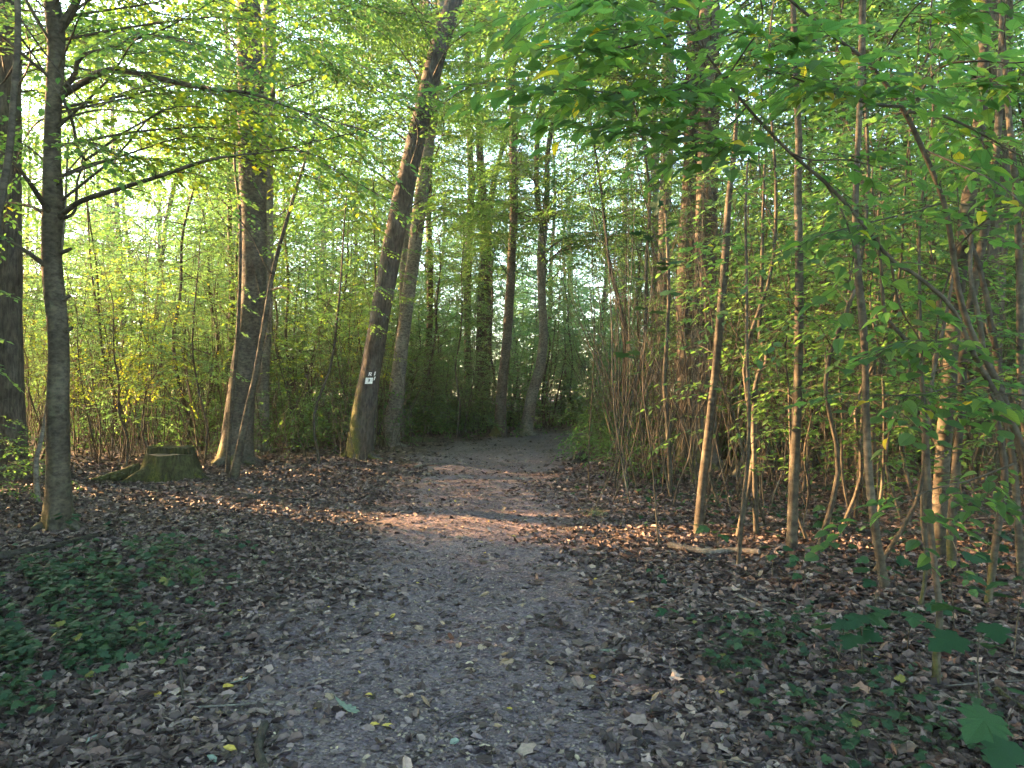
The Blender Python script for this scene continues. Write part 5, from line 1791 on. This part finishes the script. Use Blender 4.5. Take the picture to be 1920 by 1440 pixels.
# undergrowth beyond the bend
for k in range(56):
    y = rf.uniform(25.5, 37); x = rf.uniform(-9, 9)
    if not clear_of_path(x, y, 0.5): continue
    copy_plant('leafy_bush', BUSH[k % 4], ('stem', 'foliage'), (x, y, float(ground(x, y)) - 0.02), rf.uniform(0, 6.28), rf.uniform(1.2, 2.2),
               'broad leafy bush %s, %s' % (place(x, y), rank(y)), 'bush', 'broad bushes %s, %s' % (place(x, y), rank(y)))
# tall trees farther back, out to the forest edge
tt_ = []
n_t = 0
tries = 0
while n_t < 120 and tries < 20000:
    tries += 1
    y = 19 + 46 * rf.random() ** 0.75
    x = rf.uniform(-0.85, 0.85) * y
    if not clear_of_path(x, y, 2.2): continue
    if any((a - x) ** 2 + (b - y) ** 2 < 3.6 ** 2 for a, b in tt_): continue
    if abs(x - 1) < 9 and y < 41: continue
    if in_lane(x, y, 22, 1.6, 3.5) and rf.random() < .8: continue
    px = zone(x, y)
    if px < 420 and rf.random() < 0.35: continue
    tt_.append((x, y))
    k = rf.randrange(5)
    side = place(x, y) + (', nearer row' if y < 32 else (', middle row' if y < 46 else ', farthest row'))
    kind_w = ('slim grey', 'thick pale', 'dark', 'thick pale', 'slim grey')[k]
    copy_plant('forest_tree', TREE[k], ('trunk', 'limbs', 'crown'), (x, y, float(ground(x, y)) - 0.05), rf.uniform(0, 6.28), rf.uniform(0.85, 1.15),
               'tall %s forest tree %s' % (kind_w, side), 'tree', 'tall %s forest trees %s' % (kind_w, side), lean=(rf.gauss(0, 0.03), rf.gauss(0, 0.03)))
    n_t += 1


# ------------------------------------------------------------------ the rest of the wood and added shade plants as masses (geometry nodes copies of the same plants)
def mass(name, label, pts, variants):
    """pts: (x, y, variant, rotation, scale). variants: list of tuples of meshes."""
    me = bpy.data.meshes.new(name)
    me.vertices.add(len(pts))
    me.vertices.foreach_set('co', np.array([[p[0], p[1], float(ground(p[0], p[1])) - 0.03] for p in pts], np.float32).ravel())
    for nm, k, typ in (('variant', 2, 'INT'), ('turn', 3, 'FLOAT'), ('size', 4, 'FLOAT')):
        a = me.attributes.new(nm, typ, 'POINT')
        a.data.foreach_set('value', [p[k] for p in pts])
    o = add_obj(name, me, kind='stuff', label=label, category='wood')
    ng = bpy.data.node_groups.new(name, 'GeometryNodeTree')
    ng.interface.new_socket('Geometry', in_out='INPUT', socket_type='NodeSocketGeometry')
    ng.interface.new_socket('Geometry', in_out='OUTPUT', socket_type='NodeSocketGeometry')
    n = ng.nodes; L = ng.links
    gi, go = n.new('NodeGroupInput'), n.new('NodeGroupOutput')
    iop = n.new('GeometryNodeInstanceOnPoints')
    join = n.new('GeometryNodeJoinGeometry')
    for v in reversed(variants):      # join lists the last link first
        j2 = n.new('GeometryNodeJoinGeometry')
        for m in v:
            oi = n.new('GeometryNodeObjectInfo')
            oi.transform_space = 'ORIGINAL'
            src = next(ob for ob in bpy.data.objects if ob.data is m)
            oi.inputs[0].default_value = src
            L.new(oi.outputs['Geometry'], j2.inputs[0])
        g2i = n.new('GeometryNodeGeometryToInstance')
        L.new(j2.outputs[0], g2i.inputs[0])
        L.new(g2i.outputs[0], join.inputs[0])
    L.new(gi.outputs[0], iop.inputs['Points'])
    L.new(join.outputs[0], iop.inputs['Instance'])
    iop.inputs['Pick Instance'].default_value = True

    def attr(nm, typ):
        a = n.new('GeometryNodeInputNamedAttribute'); a.data_type = typ
        a.inputs['Name'].default_value = nm
        return a.outputs['Attribute']
    L.new(attr('variant', 'INT'), iop.inputs['Instance Index'])
    cx = n.new('ShaderNodeCombineXYZ')
    L.new(attr('turn', 'FLOAT'), cx.inputs[2])
    e2r = n.new('FunctionNodeEulerToRotation')
    L.new(cx.outputs[0], e2r.inputs[0])
    L.new(e2r.outputs[0], iop.inputs['Rotation'])
    L.new(attr('size', 'FLOAT'), iop.inputs['Scale'])
    L.new(iop.outputs[0], go.inputs[0])
    o.modifiers.new('grow', 'NODES').node_group = ng
    return o


# bare brush
pts = []
while len(pts) < 540:
    y = 9.5 + 20 * rf.random()
    x = rf.uniform(-0.75, 0.75) * y
    if not clear_of_path(x, y, 0.8) or (x < float(pcx(y)) and y < 15.5): continue
    pts.append((x, y, rf.randrange(5), rf.uniform(0, 6.28), rf.uniform(0.7, 1.3)))
for k in range(5):
    x, y = pts[k][0], pts[k][1]
    add_obj('bare_brush', BR[k], loc=(x, y, float(ground(x, y)) - .02), rotz=k, label='clump of thin bare stems ' + place(x, y) + ', ' + rank(y), category='brushwood', group='clumps of thin bare stems')
mass('brushwood_tangle', 'tangle of thin bare stems all through the thicket', pts[5:], [(m,) for m in BR])
# saplings standing farther back and beside the frame
pts = []
for k in range(980):
    y = rf.uniform(26, 46) if k < 210 else rf.uniform(47, 76)
    x = rf.uniform(-0.85, 0.85) * y
    if clear_of_path(x, y, 1.6):
        pts.append((x, y, rf.randrange(6), rf.uniform(0, 6.28), rf.uniform(0.9, 1.5)))
mass('distant_thicket', 'far mass of leafy saplings filling the wood behind the path bend', pts, [SAP[k] for k in range(6)])
# trees far beyond, and unseen ones added beside the frame for shade
pts = []
for _ in range(4000):
    if len(pts) >= 90: break
    x, y = rf.uniform(-40, 42), rf.uniform(-12, 72)
    inside = abs(x) < 0.8 * y
    if inside and y < 58: continue
    if not inside and abs(x) < (3.6 if y < -1.5 else 7.5): continue
    if any((a[0] - x) ** 2 + (a[1] - y) ** 2 < 4.2 ** 2 for a in pts): continue
    if in_lane(x, y, 24, 1.3, 3.5): continue
    if x < -16 and y > 14 and rf.random() < .65: continue
    v = rf.randrange(5)
    pts.append((x, y, 5 if math.hypot(x, y) < 15 else v, rf.uniform(0, 6.28), rf.uniform(0.85, 1.15)))
n0 = len(pts)
for _ in range(4000):  # unseen high-crowned trees added round the camera to dim the foreground
    if len(pts) >= n0 + 30: break
    x, y = rf.uniform(-17, 17), rf.uniform(-17, 7)
    if abs(x) < 3.0 or abs(x) < 0.8 * y + 1.5: continue
    if any((a[0] - x) ** 2 + (a[1] - y) ** 2 < 2.8 ** 2 for a in pts): continue
    if in_lane(x, y, 24, 1.3, 3.5): continue
    pts.append((x, y, 5, rf.uniform(0, 6.28), rf.uniform(0.9, 1.15)))
copy_plant('forest_tree', TREE_HIGH, ('trunk', 'limbs', 'crown'), (-16.5, 46.0, float(ground(-16.5, 46.0)) - .05), 1.0, 1.0,
           'tall high crowned tree far back between the stump and the mossy rooted beech', 'tree', 'high crowned trees')
mass('far_and_shade_trees', 'tall trees far behind, and unseen ones added round the view for shade', pts, TREE + [TREE_HIGH])
pts = []  # unseen saplings added beside the view to shade the ground
for _ in range(3000):
    if len(pts) >= 230: break
    x, y = (rf.uniform(-26, -5), rf.uniform(-6, 13)) if rf.random() < .62 else (rf.uniform(-10, 20), rf.uniform(-9, 24))
    if abs(x) < 0.8 * y or abs(x) < (6.0 if x < 0 else 4.2): continue
    if in_lane(x, y, 8, 0.45, 1.0): continue
    pts.append((x, y, rf.randrange(6), rf.uniform(0, 6.28), rf.uniform(0.8, 1.3)))
for _ in range(3000):  # more unseen saplings added at left to stop the low sun
    if len(pts) >= 330: break
    x, y = rf.uniform(-24, -7.5), rf.uniform(5, 17)
    if abs(x) < 0.8 * y + .5 or in_lane(x, y, 8, 0.45, 1.0): continue
    pts.append((x, y, rf.randrange(6), rf.uniform(0, 6.28), rf.uniform(0.7, 1.2)))
for (x, y) in ((-12.4, 15.0), (-13.2, 15.9), (-14.2, 16.3), (-15.2, 16.7), (-16.6, 17.3), (-13.6, 14.9), (-18, 17.4), (-12.9, 14.2)):  # added along the sun's line to keep its light off the path
    pts.append((x, y, 1 + (int(-x) % 5), x * 7, 1.1))
mass('shade_saplings', 'unseen leafy saplings added beside the view to shade the foreground', pts, [SAP[k] for k in range(6)])


# ------------------------------------------------------------------ thin evening haze in the air of the wood
hz, hnt, hout = new_mat('haze')
vol = N(hnt, 'ShaderNodeVolumePrincipled')
vol.inputs['Color'].default_value = (0.88, 0.95, 0.92, 1)
vol.inputs['Density'].default_value = 0.0006
hnt.links.new(vol.outputs[0], hout.inputs['Volume'])
x0, x1, y0, y1, z0, z1 = -160, 160, -60, 215, -2, 34
hv_ = np.array([[x, y, z] for z in (z0, z1) for y in (y0, y1) for x in (x0, x1)], float)
hf_ = np.array([[0, 2, 3, 1], [4, 5, 7, 6], [0, 1, 5, 4], [2, 6, 7, 3], [0, 4, 6, 2], [1, 3, 7, 5]])
add_obj('haze', build_mesh('haze', [dict(v=hv_, f=hf_, s=False)], [hz]), kind='stuff')
cy.volume_bounces = 1
